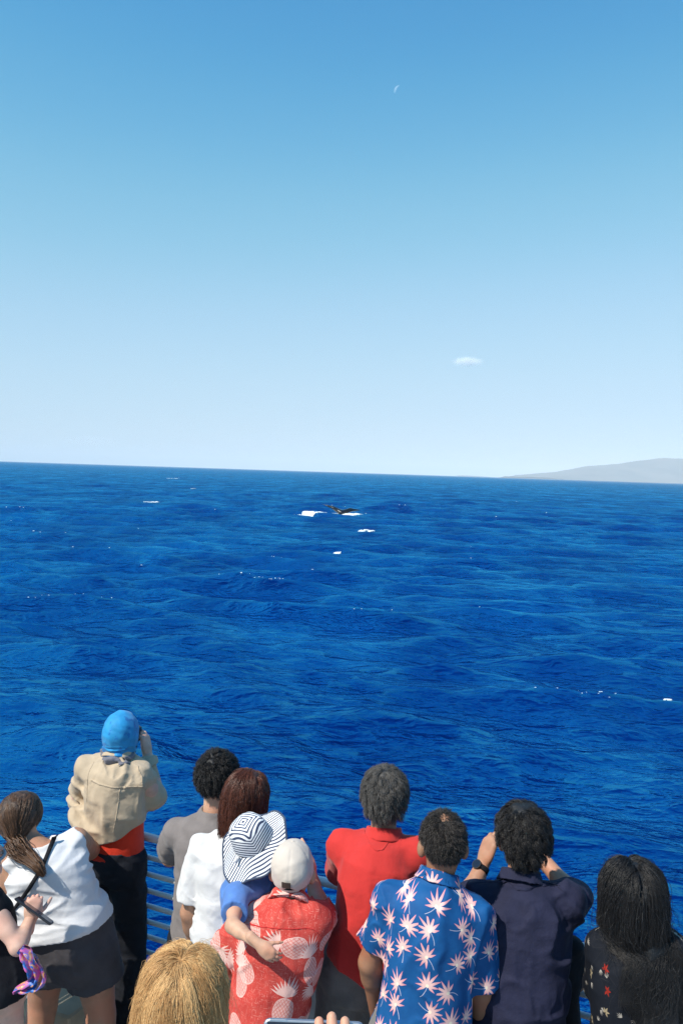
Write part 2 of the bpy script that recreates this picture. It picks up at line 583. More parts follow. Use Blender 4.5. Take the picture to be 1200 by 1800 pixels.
def foam(name, px, py, wid, dep, cover, seed, label, cell=.10, height=.10, kind=None):
    """a ragged lacy raft of foam that rides on the waves: only cells above a noise threshold are kept"""
    c = Pz(px, py, WATER)
    nx = max(8, int(wid / cell)); ny = max(6, int(dep / cell))
    u = np.linspace(-1, 1, nx + 1); v = np.linspace(-1, 1, ny + 1)
    U, W = np.meshgrid(u, v, indexing='ij')
    x = c[0] + U * wid / 2 + W * .25 * dep; y = c[1] + W * dep / 2
    n = fbm2(U * wid * 1.1 / max(.4, wid / 6), W * dep * 1.5 / max(.4, wid / 6), seed, 5) * .55
    fall = 1 - (U ** 2 + (W + .25 * np.sin(U * 3 + seed)) ** 2)
    lace = np.abs(fbm2(x * 3.1 / max(.3, wid / 4), y * 2.2 / max(.3, wid / 4), seed + 50, 4))
    val = fall * 1.1 + n * 1.3 - cover - .30 * (lace < .16)
    pos = sea_points(x, y, .035)
    pos[..., 2] += np.clip(val, 0, 1) * height * (1 + .5 * np.sin(x * 9 + y * 7)) - np.where(val < 0, .05, 0)
    pos[..., :2] += np.random.RandomState(seed).normal(0, cell * .22, pos[..., :2].shape)
    cellv = (val[:-1, :-1] + val[1:, :-1] + val[1:, 1:] + val[:-1, 1:]) / 4
    I, J = np.nonzero(cellv > 0)
    m = ny + 1
    F = np.stack([I * m + J, (I + 1) * m + J, (I + 1) * m + J + 1, I * m + J + 1], 1)
    used, inv = np.unique(F, return_inverse=True)
    o = mesh_obj(name, pos.reshape(-1, 3)[used], inv.reshape(F.shape), foam_mat)
    return tag(o, label, 'foam', 'whitecaps on the sea' if name == 'whitecap' else None, kind)


foam('whale_splash', 582, 905, 9.5, 10.0, .58, 3, 'churned white water around the raised whale tail', .09, .13)
foam('whitecap', 643, 933.5, 2.1, 2.0, .72, 7, 'short white crest right below the whale tail', .05, .06)
foam('whitecap', 589, 970, 1.0, 1.0, .68, 9, 'small white crest under the whale, nearest one to the middle of the sea', .03, .04)
foam('whitecap', 1163, 1224, .62, .42, .55, 12, 'bright white crest near the right edge, closest to the boat', .015, .03)
foam('whitecap', 1095, 1216, .9, .30, .85, 13, 'thin broken white streak left of the bright crest at the right', .015, .015)
foam('whitecap', 277, 883.5, 3.0, 4.2, .85, 15, 'broken white crest left of the whale, wider of the pair', .08, .07)
foam('whitecap', 215, 886, 2.2, 2.6, .85, 17, 'flat white crest left of the whale, leftmost of the pair', .08, .05)
foam('whitecap', 345, 860, 2.6, 5.0, .80, 19, 'distant white crest on the left below the horizon', .10, .10)
foam('whitecap', 908, 882, 1.8, 3.0, .85, 21, 'distant white crest on the right towards the island', .08, .06)
foam('whitecap', 302, 841, 5.0, 10.0, .85, 23, 'faint white crest on the left nearest the horizon', .3, .12)


def sparkle_foam():
    """pin-prick flecks of foam on the nearer crests: nobody could count them"""
    r = np.random.RandomState(5)
    N = 14000
    py = 838 + (r.uniform(0, 1, N) ** 1.0) * 720
    px = r.uniform(-60, 1260, N)
    pts = np.array([Pz(a, b, WATER) for a, b in zip(px, py)])
    x, y = pts[:, 0], pts[:, 1]
    pos = sea_points(x, y, .012)
    # keep those on high crests and in a few ragged streaks
    crest = (pos[:, 2] - WATER) + .16 * fbm2(x * 1.3, y * 1.3, 8, 4)
    keep = crest > np.quantile(crest, .995)
    pos = pos[keep]; rr = np.hypot(pos[:, 0], pos[:, 1])
    V = []; F = []
    for p, q in zip(pos, rr):
        k = r.randint(1, 3)
        for _ in range(k):
            s = np.clip(.00042 * q, .004, .06) * r.uniform(.5, 1.3)
            o = r.normal(0, 7, 2) * s * (2.5, .9)
            sx = s * r.uniform(1.2, 3.4)
            b = len(V)
            cx, cy, cz = p[0] + o[0], p[1] + o[1], p[2]
            V += [(cx - sx, cy, cz), (cx, cy - s, cz), (cx + sx, cy, cz), (cx, cy + s, cz), (cx, cy, cz + s * .9), (cx, cy, cz - .02)]
            F += [(b, b + 1, b + 4), (b + 1, b + 2, b + 4), (b + 2, b + 3, b + 4), (b + 3, b, b + 4)]
    o = mesh_obj('foam_flecks', np.array(V), F, foam_mat)
    tag(o, 'tiny white foam flecks scattered along the wave crests', 'foam', None, 'stuff')
sparkle_foam()


# ------------------------------------------------------------------ the daytime moon and the wisps of cloud
def uv_ball(c, r, ax=np.eye(3), n=24, m=16):
    V = []; F = []
    for i in range(m + 1):
        a = math.pi * i / m
        for j in range(n):
            b = 2 * math.pi * j / n
            d = np.array([math.sin(a) * math.cos(b) * r[0], math.sin(a) * math.sin(b) * r[1], math.cos(a) * r[2]])
            V.append(np.asarray(c) + d @ np.asarray(ax))
    for i in range(m):
        for j in range(n):
            k = (j + 1) % n
            F.append((i * n + j, (i + 1) * n + j, (i + 1) * n + k, i * n + k))
    return np.array(V), np.array(F)


def make_moon():
    c = P(700.5, 160, 60000.0)
    D = np.linalg.norm(c - CAM_POS)
    V, F = uv_ball(c, [D * 7.6 / F_PX] * 3, n=96, m=64)
    lit = nrm(-RIGHT * .72 + UP * .48 + FWD * .42)           # crescent phase cut into the mesh by a set direction, not the scene's sun
    cen = V[F].mean(1) - c
    F = F[cen @ lit > 0]
    used, inv = np.unique(F, return_inverse=True); V = V[used]; F = inv.reshape(F.shape)
    m = bpy.data.materials.new('moon_rock'); m.use_nodes = True
    nt = m.node_tree; nt.nodes.clear()
    out = nd(nt, 'ShaderNodeOutputMaterial'); add = nd(nt, 'ShaderNodeAddShader')
    tr = nd(nt, 'ShaderNodeBsdfTransparent'); df = nd(nt, 'ShaderNodeBsdfDiffuse')
    n = noise(nt, coords(nt), .006, 4)
    nt.links.new(mixc(nt, n.step(.4, .6), (.10, .095, .09), (.20, .19, .18)), df.inputs[0])
    nt.links.new(tr.outputs[0], add.inputs[0]); nt.links.new(df.outputs[0], add.inputs[1])
    gm = nd(nt, 'ShaderNodeNewGeometry'); mx = nd(nt, 'ShaderNodeMixShader'); tr2 = nd(nt, 'ShaderNodeBsdfTransparent')
    nt.links.new(gm.outputs['Backfacing'], mx.inputs[0]); nt.links.new(add.outputs[0], mx.inputs[1]); nt.links.new(tr2.outputs[0], mx.inputs[2])
    nt.links.new(mx.outputs[0], out.inputs[0])
    o = mesh_obj('moon', V, F, m)
    tag(o, 'pale crescent moon high in the blue daytime sky', 'moon')
make_moon()


def make_cloud(name, px, py, D, wpx, hpx, dens, seed, label):
    c = P(px, py, D)
    s = D / F_PX
    V, F = uv_ball(c, (wpx / 2 * s, wpx / 3 * s, hpx / 2 * s), n=32, m=18)
    m = bpy.data.materials.new(name + '_vapour'); m.use_nodes = True
    nt = m.node_tree; nt.nodes.clear()
    out = nd(nt, 'ShaderNodeOutputMaterial'); pv = nd(nt, 'ShaderNodeVolumePrincipled')
    pv.inputs['Color'].default_value = (1, 1, 1, 1)
    pv.inputs['Anisotropy'].default_value = -.2
    geo = nd(nt, 'ShaderNodeNewGeometry')
    loc = nd(nt, 'ShaderNodeVectorMath', operation='SUBTRACT'); nt.links.new(geo.outputs['Position'], loc.inputs[0]); loc.inputs[1].default_value = tuple(c)
    sc = nd(nt, 'ShaderNodeVectorMath', operation='DIVIDE'); nt.links.new(loc.outputs[0], sc.inputs[0]); sc.inputs[1].default_value = (wpx / 2 * s, wpx / 3 * s, hpx / 2 * s)
    ln = nd(nt, 'ShaderNodeVectorMath', operation='LENGTH'); nt.links.new(sc.outputs[0], ln.inputs[0])
    mp = nt.nodes.new('ShaderNodeMapping'); nt.links.new(sc.outputs[0], mp.inputs[0]); mp.inputs['Scale'].default_value = (2.0, 1.2, .9); mp.inputs['Location'].default_value = (seed, 0, 0); mp.inputs['Rotation'].default_value = (0, .35, 0)
    n = noise(nt, mp.outputs[0], 1.6, 6, .62, .5)
    fall = (E(nt, ln.outputs['Value']) * -1.0 + 1.0).sat()
    d = (n - .42 + fall * .35).sat() * fall.step(0, .5) * (dens * 6)
    nt.links.new(d.s, pv.inputs['Density'])
    nt.links.new(pv.outputs[0], out.inputs['Volume'])
    o = mesh_obj(name, V, F, m)
    tag(o, label, 'cloud', None)
make_cloud('cloud', 821, 636, 24000.0, 66, 22, .0022, 2.0, 'small white wisp of cloud alone above the island')
make_cloud('cloud', 158, 775, 34000.0, 130, 26, .00012, 5.0, 'very faint low cloud above the horizon at left')


# ------------------------------------------------------------------ haze over the sea
def make_haze():
    m = bpy.data.materials.new('sea_haze'); m.use_nodes = True
    nt = m.node_tree; nt.nodes.clear()
    out = nd(nt, 'ShaderNodeOutputMaterial'); pv = nd(nt, 'ShaderNodeVolumePrincipled')
    pv.inputs['Color'].default_value = (1.0, .985, .97, 1)
    pv.inputs['Density'].default_value = 0.60e-4
    pv.inputs['Anisotropy'].default_value = -.25
    nt.links.new(pv.outputs[0], out.inputs['Volume'])
    mb = MB()
    lo = (-43000, -43000, WATER - 4); hi = (43000, 43000, 520)
    c = [(a + b) / 2 for a, b in zip(lo, hi)]; h = [(b - a) / 2 for a, b in zip(lo, hi)]
    mb.box(c, np.eye(3), h)
    tag(mb.build('haze', m), 'thin bluish sea haze in front of the island', 'haze', None, 'stuff')
make_haze()


# ------------------------------------------------------------------ the boat: deck, coaming, railing, lockers
RAIL_A = Pz(242, 1467, 1.0)
RAIL_B = Pz(588, 1555, 1.0)
RDIR = nrm([RAIL_B[0] - RAIL_A[0], RAIL_B[1] - RAIL_A[1], 0])      # along the rail, to the right and nearer
ROUT = np.array([-RDIR[1], RDIR[0], 0.0])                          # out over the sea
if ROUT[1] < 0: ROUT = -ROUT
R0 = np.array([RAIL_A[0], RAIL_A[1], 0.0])
ZAX = np.array([0, 0, 1.0])
BOAT = np.array([RDIR, ROUT, ZAX])


def on_boat(s, o, z): return R0 + RDIR * s + ROUT * o + ZAX * z


white_paint = plain('white_marine_paint', (.80, .80, .79), .38, .07, 5.0, 0, .08, 40)
deck_paint = plain('grey_deck_paint', (.34, .36, .38), .75, .12, 3.0, 0, .3, 160)
hull_paint = plain('white_hull_paint', (.70, .71, .72), .3, .05, 2.0)
locker_paint = plain('grey_blue_locker_paint', (.27, .31, .36), .5, .12, 7.0, 0, .1, 50)
tan_paint = plain('tan_locker_panel', (.50, .42, .29), .6, .12, 6.0)
yellow_paint = plain('yellow_locker_paint', (.55, .36, .06), .5, .15, 6.0)
black_paint = plain('black_lettering', (.015, .015, .02), .5, .1)
rope_mat = plain('rope_fibre', (.52, .49, .43), .9, .2, 40.0, 0, .5, 200)
steel = plain('dull_steel', (.5, .5, .52), .35, .1, 20.0, .9)
black_plastic = plain('black_plastic', (.018, .018, .02), .42, .2, 30)
rubber = plain('shoe_rubber', (.05, .05, .055), .7, .2, 20)

S_COR = -.20                                                       # the rail turns here, towards the camera on the left
COR = on_boat(S_COR, 0, 0)
_q = Pz(-60, 1560, 1.0); LDIR = nrm([_q[0] - COR[0], _q[1] - COR[1], 0])


def prism(name, pts, z0, z1, mat):
    n = len(pts)
    V = [(p[0], p[1], z) for z in (z0, z1) for p in pts]
    F = [tuple(range(n - 1, -1, -1)), tuple(range(n, 2 * n))] + [(k, (k + 1) % n, n + (k + 1) % n, n + k) for k in range(n)]
    return mesh_obj(name, V, F, mat, smooth=False)


_far = COR + LDIR * 5.5
_edge = [COR + ROUT * .05, on_boat(8.5, .05, 0), on_boat(8.5, -6, 0), np.array([-4.0, -4.5, 0]), _far - nrm([-LDIR[1], LDIR[0], 0]) * .05]
tag(prism('deck', _edge, -.12, 0.0, deck_paint), kind='structure')
_in = [p + (np.array([-.1, -1.2, 0]) - p) * .03 for p in _edge]
tag(prism('hull', _in, -3.6, -.122, hull_paint), kind='structure')
# the raised platform that the picture is taken from
mb = MB()
mb.box((-.1, .2, .102), np.eye(3), (2.6, 2.05, .10), .01)
tag(mb.build('raised_deck', deck_paint), kind='structure')

def z_at(py):      # height on the rail plane seen at x = 246
    d = FWD * F_PX + RIGHT * (246 - 600.0) - UP * (py - 900.0)
    t = np.dot(R0 - CAM_POS, ROUT) / np.dot(d, ROUT)
    return (CAM_POS + d * t)[2]
rail = empty('railing', on_boat(1.4, 0, 0), 'white tubular metal guard rail with many thin horizontal bars at the boat edge', 'railing')
mb = MB(); mb.tube([on_boat(s, 0, 1.0) for s in np.linspace(S_COR, 8.4, 30)], .0215, 16)
mb.build('top_rail', white_paint, rail, True)
for py in (1503, 1532.5, 1561.5, 1588, 1615.5, 1642, 1669, 1695.5, 1721, 1743):
    mb = MB(); mb.tube([on_boat(s, 0, z_at(py)) for s in (S_COR, 0, 4, 8.4)], .0132, 12)
    mb.build('bar', white_paint, rail, True)
    mb = MB(); mb.tube([COR + LDIR * t + ZAX * z_at(py) for t in (.02, 2, 5.4)], .0132, 12)
    mb.build('bar', white_paint, rail, True)
mb = MB(); mb.tube([COR + LDIR * t + ZAX for t in np.linspace(-.01, 5.4, 14)], .0215, 16)
mb.build('top_rail', white_paint, rail, True)
for s in (S_COR, 2.5, 4.65, 6.8):
    mb = MB(); mb.tube([on_boat(s, 0, .0), on_boat(s, 0, .99)], .021, 14); mb.tube([on_boat(s, 0, .095), on_boat(s, 0, .125)], [.05, .05], 14)
    mb.build('post', white_paint, rail, True)
mb = MB(); mb.box(on_boat(S_COR + 4.3, 0.0, .046), BOAT, (4.3, .035, .045), .008)
mb.build('toe_board', white_paint, rail)

# grey locker against the rail with a coil of rope on it
lk = empty('deck_locker', on_boat(1.15, -.33, 0), 'grey blue deck locker with black lettering between the red shirts', 'locker')
lc = Pz(563, 1722, .74); lcs = float(np.dot(lc - R0, RDIR)); lco = float(np.dot(lc - R0, ROUT))
mb = MB(); mb.box(on_boat(lcs + .02, lco + .15, .355), BOAT, (.27, .15, .355), .012)
mb.build('box', locker_paint, lk)
mb = MB(); mb.box(on_boat(lcs + .02, lco + .15, .725), BOAT, (.285, .165, .0145), .006)
mb.build('lid', locker_paint, lk)
e0 = lcs - .105
mb = MB()
face = lco - .0025
for c, h in (((e0, .61), (.0045, .022)), ((e0 + .012, .628), (.0115, .0042)), ((e0 + .011, .61), (.0095, .0042)), ((e0 + .012, .592), (.0115, .0042))):
    mb.box(on_boat(c[0], face, c[1]), BOAT, (h[0], .002, h[1]))
mb.build('letter', black_paint, lk)


def make_rope():
    root = empty('rope_coil', on_boat(lcs, lco + .14, .74), 'coil of pale twisted rope lying on the grey locker', 'rope')
    for k in range(3):
        for strand in range(3):
            pts = []; N = 150
            for i in range(N):
                a = 2 * math.pi * i / N
                R_ = .155 - .012 * k
                cx = lcs - .005 + (R_ + .0) * math.cos(a) * 1.15; cy = lco + .15 + R_ * .72 * math.sin(a)
                tw = a * 16 + strand * 2.094 + k
                zz = .757 + .026 * k + .004 * math.sin(3 * a + k)
                rr_ = .0085
                pts.append(on_boat(cx + rr_ * math.cos(tw) * math.cos(a), cy + rr_ * math.cos(tw) * math.sin(a), zz + rr_ * math.sin(tw)))
            mb = MB(); mb.tube(pts, .0092, 6, True)
            mb.build('strand', rope_mat, root, True)
make_rope()

# tan and yellow locker low down at the rail behind the legs
tl = Pz(80, 1770, .30); tls = float(np.dot(tl - R0, RDIR)); tlo = float(np.dot(tl - R0, ROUT))
yl = empty('low_locker', on_boat(tls, tlo, 0), 'low tan locker with a yellow base by the rail', 'locker')
mb = MB(); mb.box(on_boat(tls, tlo + .12, .24), BOAT, (.16, .13, .06), .01); mb.build('top_panel', tan_paint, yl)
mb = MB(); mb.box(on_boat(tls, tlo + .12, .09), BOAT, (.15, .12, .088), .008); mb.build('base', yellow_paint, yl)


# ------------------------------------------------------------------ cloth, skin and hair materials
def cloth(name, col, var=.10, rough=.88, bumps=.35, weave=420.0, sheen=.15, scale=14.0, mottle=None, crease=.32):
    m, nt, b = new_mat(name)
    co = coords(nt)
    n = noise(nt, co, scale, 5)
    c1 = [c * (1 - var) for c in col]; c2 = [min(1, c * (1 + var)) for c in col]
    s = mixc(nt, n.step(.3, .7), c1, c2)
    if mottle is not None:
        n2 = noise(nt, co, mottle[1], 3, .6)
        s = mixc(nt, n2.step(mottle[2], mottle[2] + .06), s, mottle[0])
    nt.links.new(s, b.inputs['Base Color'])
    b.inputs['Roughness'].default_value = rough
    b.inputs['Sheen Weight'].default_value = sheen if max(col) > .1 else 0.0
    b.inputs['Specular IOR Level'].default_value = .22
    b.inputs['Sheen Roughness'].default_value = .5
    h = noise(nt, co, weave, 2) * .35 + noise(nt, co, 46.0, 4, .6) * 1.0
    b1 = bump(nt, h, b, bumps, .006)
    if crease:
        cr = noise(nt, co, 9.0, 2, .5, .6)
        b0 = nt.nodes.new('ShaderNodeBump'); b0.inputs['Strength'].default_value = crease; b0.inputs['Distance'].default_value = .03
        nt.links.new(cr.s, b0.inputs['Height']); nt.links.new(b0.outputs[0], b1.inputs['Normal'])
    return m


def skin(name, col):
    m, nt, b = new_mat(name)
    co = coords(nt)
    n = noise(nt, co, 22.0, 5); n2 = noise(nt, co, 6.0, 2)
    c1 = [c * .84 for c in col]; c2 = [min(1, c * 1.10) for c in col]
    s = mixc(nt, n.step(.3, .7), c1, c2)
    red = (min(1, col[0] * 1.08), col[1] * .86, col[2] * .82)
    nt.links.new(mixc(nt, n2.step(.4, .7), s, red), b.inputs['Base Color'])
    b.inputs['Roughness'].default_value = .58
    b.inputs['Subsurface Weight'].default_value = .12
    b.inputs['Subsurface Radius'].default_value = (.010, .004, .002)
    b.inputs['Subsurface Scale'].default_value = .6
    bump(nt, noise(nt, co, 260.0, 3), b, .12, .002)
    return m


def hair_mats(name, dark, light, rough=.35, glow=False):
    """strand material (varies from lock to lock) and the matching scalp material"""
    m, nt, b = new_mat(name + '_strands')
    if glow:
        hb = nd(nt, 'ShaderNodeBsdfHairPrincipled'); hb.parametrization = 'COLOR'
        nt.nodes.remove(b); b = hb; nt.links.new(hb.outputs[0], nt.nodes['Material Output'].inputs[0])
    info = nd(nt, 'ShaderNodeHairInfo')
    r = E(nt, info.outputs['Random'])
    t = E(nt, info.outputs['Intercept'])
    lo = E(nt, nd(nt, 'ShaderNodeAttribute', attribute_name='lock').outputs['Fac'])
    k = (r * .40 + lo * .55 + t * .20 - .08).sat()
    nt.links.new(mixc(nt, k, dark, light), b.inputs['Color' if glow else 'Base Color'])
    b.inputs['Roughness'].default_value = rough
    if not glow: b.inputs['Specular IOR Level'].default_value = .35
    m2, nt2, b2 = new_mat(name + '_scalp')
    n = noise(nt2, coords(nt2), 60, 4)
    mid = [a * .7 + c * .3 for a, c in zip(dark, light)]
    nt2.links.new(mixc(nt2, n.step(.35, .65), [c * .8 for c in dark], mid), b2.inputs['Base Color'])
    b2.inputs['Roughness'].default_value = .6
    bump(nt2, noise(nt2, coords(nt2), 130, 3), b2, .5, .006)
    return m, m2


SK_PALE = skin('pale_skin', (.62, .40, .31))
SK_LIGHT = skin('light_skin', (.56, .335, .225))
SK_TAN = skin('tanned_skin', (.42, .225, .140))
SK_BROWN = skin('brown_skin', (.30, .155, .090))
H_BLACK = hair_mats('black_hair', (.005, .005, .006), (.022, .020, .020), .42)
H_DARK = hair_mats('dark_hair', (.010, .008, .007), (.045, .038, .034))
H_GREY = hair_mats('greying_hair', (.010, .009, .009), (.15, .14, .13), .45)
H_BROWN = hair_mats('brown_hair', (.030, .015, .009), (.170, .095, .055))
H_RED = hair_mats('reddish_hair', (.032, .010, .006), (.150, .050, .028))
H_BLOND = hair_mats('blond_hair', (.36, .17, .055), (.92, .62, .29), .5)


# ------------------------------------------------------------------ people: one implicit body, clothes grown from it
def sarr(*a): return [np.asarray(v, float) for v in a]


class Body:
    def __init__(s, **k):
        s.hs = 1.0; s.build_ = 1.0
        s.hip = (.165, .115); s.waist = (.145, .105); s.chest = (.165, .118)
        s.arm = (.052, .040, .027); s.leg = (.088, .056, .038); s.neck_r = .054
        s.bend = 0.0; s.yaw = 5.0; s.hyaw = None; s.hpitch = 0.0; s.hroll = 0.0; s.pyaw = None
        s.floor = 0.0; s.stance = .20; s.hands = {}; s.ear = 1.0
        s.knee_fwd = .03; s.legs = None; s.trap = .050
        s.__dict__.update(k)
        for q in ('pel', 'neck', 'head', 'sl', 'sr', 'el', 'er', 'wl', 'wr'): setattr(s, q, np.asarray(getattr(s, q), float))
        y = rad(s.yaw); pyw = rad(s.yaw if s.pyaw is None else s.pyaw)
        s.latn = nrm(s.sr - s.sl); s.latp = np.array([math.cos(pyw), -math.sin(pyw), 0])
        s.fwd = np.array([math.sin(y), math.cos(y), 0])
        s.axis = s.neck - s.pel; s.L = float(np.linalg.norm(s.axis)); s.ax = s.axis / s.L
        hy = rad(s.yaw if s.hyaw is None else s.hyaw); hp = rad(s.hpitch); hr = rad(s.hroll)
        F = np.array([math.sin(hy) * math.cos(hp), math.cos(hy) * math.cos(hp), -math.sin(hp)])
        Rr = np.array([math.cos(hy), -math.sin(hy), 0]); U = np.cross(Rr, F)
        s.hax = np.array([Rr * math.cos(hr) - U * math.sin(hr), F, U * math.cos(hr) + Rr * math.sin(hr)])
        if s.legs is None:
            fp = np.array([math.sin(pyw), math.cos(pyw), 0])
            s.legs = []
            for sg in (-1, 1):
                hipj = s.pel + s.latp * sg * s.hip[0] * .52 - ZAX * .02
                ank = np.array([s.pel[0], s.pel[1], 0]) + s.latp * sg * s.stance / 2; ank[2] = s.floor + .075
                kn = (hipj + ank) / 2 + fp * s.knee_fwd; kn[2] = ank[2] + (hipj[2] - ank[2]) * .5
                s.legs.append((hipj, kn, ank, nrm(fp + s.latp * sg * .25)))
        sw = np.linalg.norm(s.sr - s.sl) / 2
        h, w, c = s.hip, s.waist, s.chest
        s.tt = np.array([-.35, -.12, 0, .14, .40, .66, .84, .95, 1.02, 1.12])
        s.ta = np.array([h[0] * .80, h[0] * .97, h[0], h[0] * .98, w[0], c[0], max(c[0] * .96, sw * .92), sw * .62, .075, .055])
        s.tb = np.array([h[1] * .8, h[1] * .96, h[1], h[1] * .98, w[1], c[1], c[1] * .92, c[1] * .72, .062, .050])

    def loc(s, X, Y, Z):
        px, py, pz = X - f32(s.pel[0]), Y - f32(s.pel[1]), Z - f32(s.pel[2])
        t = (px * f32(s.ax[0]) + py * f32(s.ax[1]) + pz * f32(s.ax[2])) / f32(s.L)
        tc = np.clip(t, 0, 1)
        bend = f32(s.bend * 4) * tc * (1 - tc)
        lat = [f32(s.latp[i]) * (1 - tc) + f32(s.latn[i]) * tc for i in range(3)]
        ln = np.sqrt(lat[0] ** 2 + lat[1] ** 2 + lat[2] ** 2)
        lat = [v / ln for v in lat]
        a = s.ax
        dep = [f32(a[1]) * lat[2] - f32(a[2]) * lat[1], f32(a[2]) * lat[0] - f32(a[0]) * lat[2], f32(a[0]) * lat[1] - f32(a[1]) * lat[0]]
        qx, qy, qz = px - f32(s.axis[0]) * t, py - f32(s.axis[1]) * t, pz - f32(s.axis[2]) * t
        x = qx * lat[0] + qy * lat[1] + qz * lat[2]
        y = qx * dep[0] + qy * dep[1] + qz * dep[2] - bend
        return x, y, t

    def torso(s, X, Y, Z, ea=0.0, eb=0.0, t0=-.2, t1=1.1, tt=None, da=None, db=None, n=2.3, k=.02):
        x, y, t = s.loc(X, Y, Z)
        A = np.interp(t, s.tt, s.ta + ea).astype(f32); B = np.interp(t, s.tt, s.tb + eb).astype(f32)
        if tt is not None:
            A = A + np.interp(t, tt, da).astype(f32); B = B + np.interp(t, tt, db).astype(f32)
        d = ((np.abs(x / A) ** f32(n) + np.abs(y / B) ** f32(n)) ** f32(1 / n) - 1) * np.minimum(A, B)
        d = smax(d, (t - f32(t1)) * f32(s.L), k)
        return smax(d, (f32(t0) - t) * f32(s.L), .006)

    def hl(s, x, y, z):      # a point of the head, in its own frame, scaled
        return s.head + (s.hax[0] * x + s.hax[1] * y + s.hax[2] * z) * s.hs

    def head_d(s, X, Y, Z):
        S = s.hs; a = s.hax; H = s.hl
        E_ = lambda c, r: ell(X, Y, Z, H(*c), a, [q * S for q in r])
        d = E_((0, -.012, .022), (.074, .094, .092))
        d = smin(d, E_((0, .022, -.048), (.056, .066, .066)), .035)
        d = smin(d, E_((0, .075, -.085), (.026, .024, .022)), .025)
        d = smin(d, E_((0, .092, -.022), (.012, .020, .020)), .012)
        d = smin(d, E_((0, .082, .026), (.045, .014, .010)), .012)
        d = smin(d, E_((0, .084, -.062), (.024, .012, .009)), .008)
        for sg in (-1, 1):
            d = smax(d, -E_((sg * .031, .096, .004), (.015, .012, .010)), .010)
            d = smin(d, E_((sg * .031, .080, .003), (.012, .010, .010)), .004)
            if s.ear: d = smin(d, E_((sg * .080, -.004, -.018), (.015 * s.ear, .021, .033)), .008)
        return d

    def neck_d(s, X, Y, Z):
        nb = s.neck - s.ax * .03 + s.fwd * .024
        return rc(X, Y, Z, nb, s.hl(0, -.012, -.055), s.neck_r * .98, s.neck_r * .97)

    def top_d(s, X, Y, Z): return smin(s.neck_d(X, Y, Z), s.head_d(X, Y, Z), .022)

    def skin_d(s, X, Y, Z):
        d = s.torso(X, Y, Z, t1=.97, k=.03)
        nb = s.neck - s.ax * .065 + s.fwd * .025
        for sh in (s.sl, s.sr): d = smin(d, rc(X, Y, Z, nb, sh, s.trap * .86, s.arm[0] * .98), .035)
        d = smin(d, s.neck_d(X, Y, Z), .025)
        for sh, e, w in ((s.sl, s.el, s.wl), (s.sr, s.er, s.wr)):
            a0, a1, a2 = s.arm
            up = smin(rc(X, Y, Z, sh, e, a0, a1), rc(X, Y, Z, sh * .75 + e * .25, sh * .45 + e * .55, a0 * .95, a1 * 1.08), .02)
            q = e * .72 + w * .28
            fo = smin(rc(X, Y, Z, e, w, a1 * .95, a2), rc(X, Y, Z, e, q, a1 * .9, a1 * .98), .02)
            d = smin(d, smin(up, fo, .015), .022)
        for hj, kn, an, ft in s.legs:
            l0, l1, l2 = s.leg
            th = rc(X, Y, Z, hj, kn, l0, l1)
            q = kn * .68 + an * .32 - ft * .012
            ca = smin(rc(X, Y, Z, kn, an, l1 * .92, l2), rc(X, Y, Z, kn, q, l1 * .85, l1 * 1.02), .03)
            d = smin(d, smin(th, ca, .02), .035)
            d = smin(d, rc(X, Y, Z, an - ft * .04 - ZAX * .03, an + ft * .13 - ZAX * .045, .034, .026), .02)
        return d


def grid_of(pts, m, h):
    pts = np.asarray(pts); lo = pts.min(0) - m; hi = pts.max(0) + m
    return [axis_range(lo[i], hi[i], h) for i in range(3)]


def make_body(b, root, mat, h=.0095):
    pts = [b.sl, b.sr, b.el, b.er, b.wl, b.wr, b.neck + b.ax * .06, b.neck, b.pel]
    for l in b.legs: pts += [l[0], l[1], l[2], l[2] + l[3] * .12]
    pts = np.asarray(pts); lo = pts.min(0) - .06; hi = pts.max(0) + .06
    ex = max(b.hip[0], b.chest[0]) + .02
    lo[:2] = np.minimum(lo[:2], b.pel[:2] - ex); hi[:2] = np.maximum(hi[:2], b.pel[:2] + ex)
    zl = b.pel[2] - .22
    zs = np.concatenate([np.arange(b.floor + .002, zl, .017), np.arange(zl, hi[2] + h, h)])
    V, F = surface(b.skin_d, axis_range(lo[0], hi[0], h), axis_range(lo[1], hi[1], h), zs)
    V = relax(V, F, 1, .4)
    n = len(V); Vs = [V]; Fs = [F]
    hv, hf = surface(b.top_d, *grid_of([b.hl(x, y, z) for x in (-.1, .1) for y in (-.11, .115) for z in (-.16, .12)] + [b.neck], .012, .0058 * b.hs))
    Vs.append(relax(hv, hf, 1, .35)); Fs.append(hf + n); n += len(hv)
    for side, e, w in (('l', b.el, b.wl), ('r', b.er, b.wr)):
        hv, hf = make_hand(b, side, e, w)
        Vs.append(hv); Fs.append(hf + n); n += len(hv)
    return mesh_obj('body', np.concatenate(Vs), np.concatenate(Fs), mat, root)


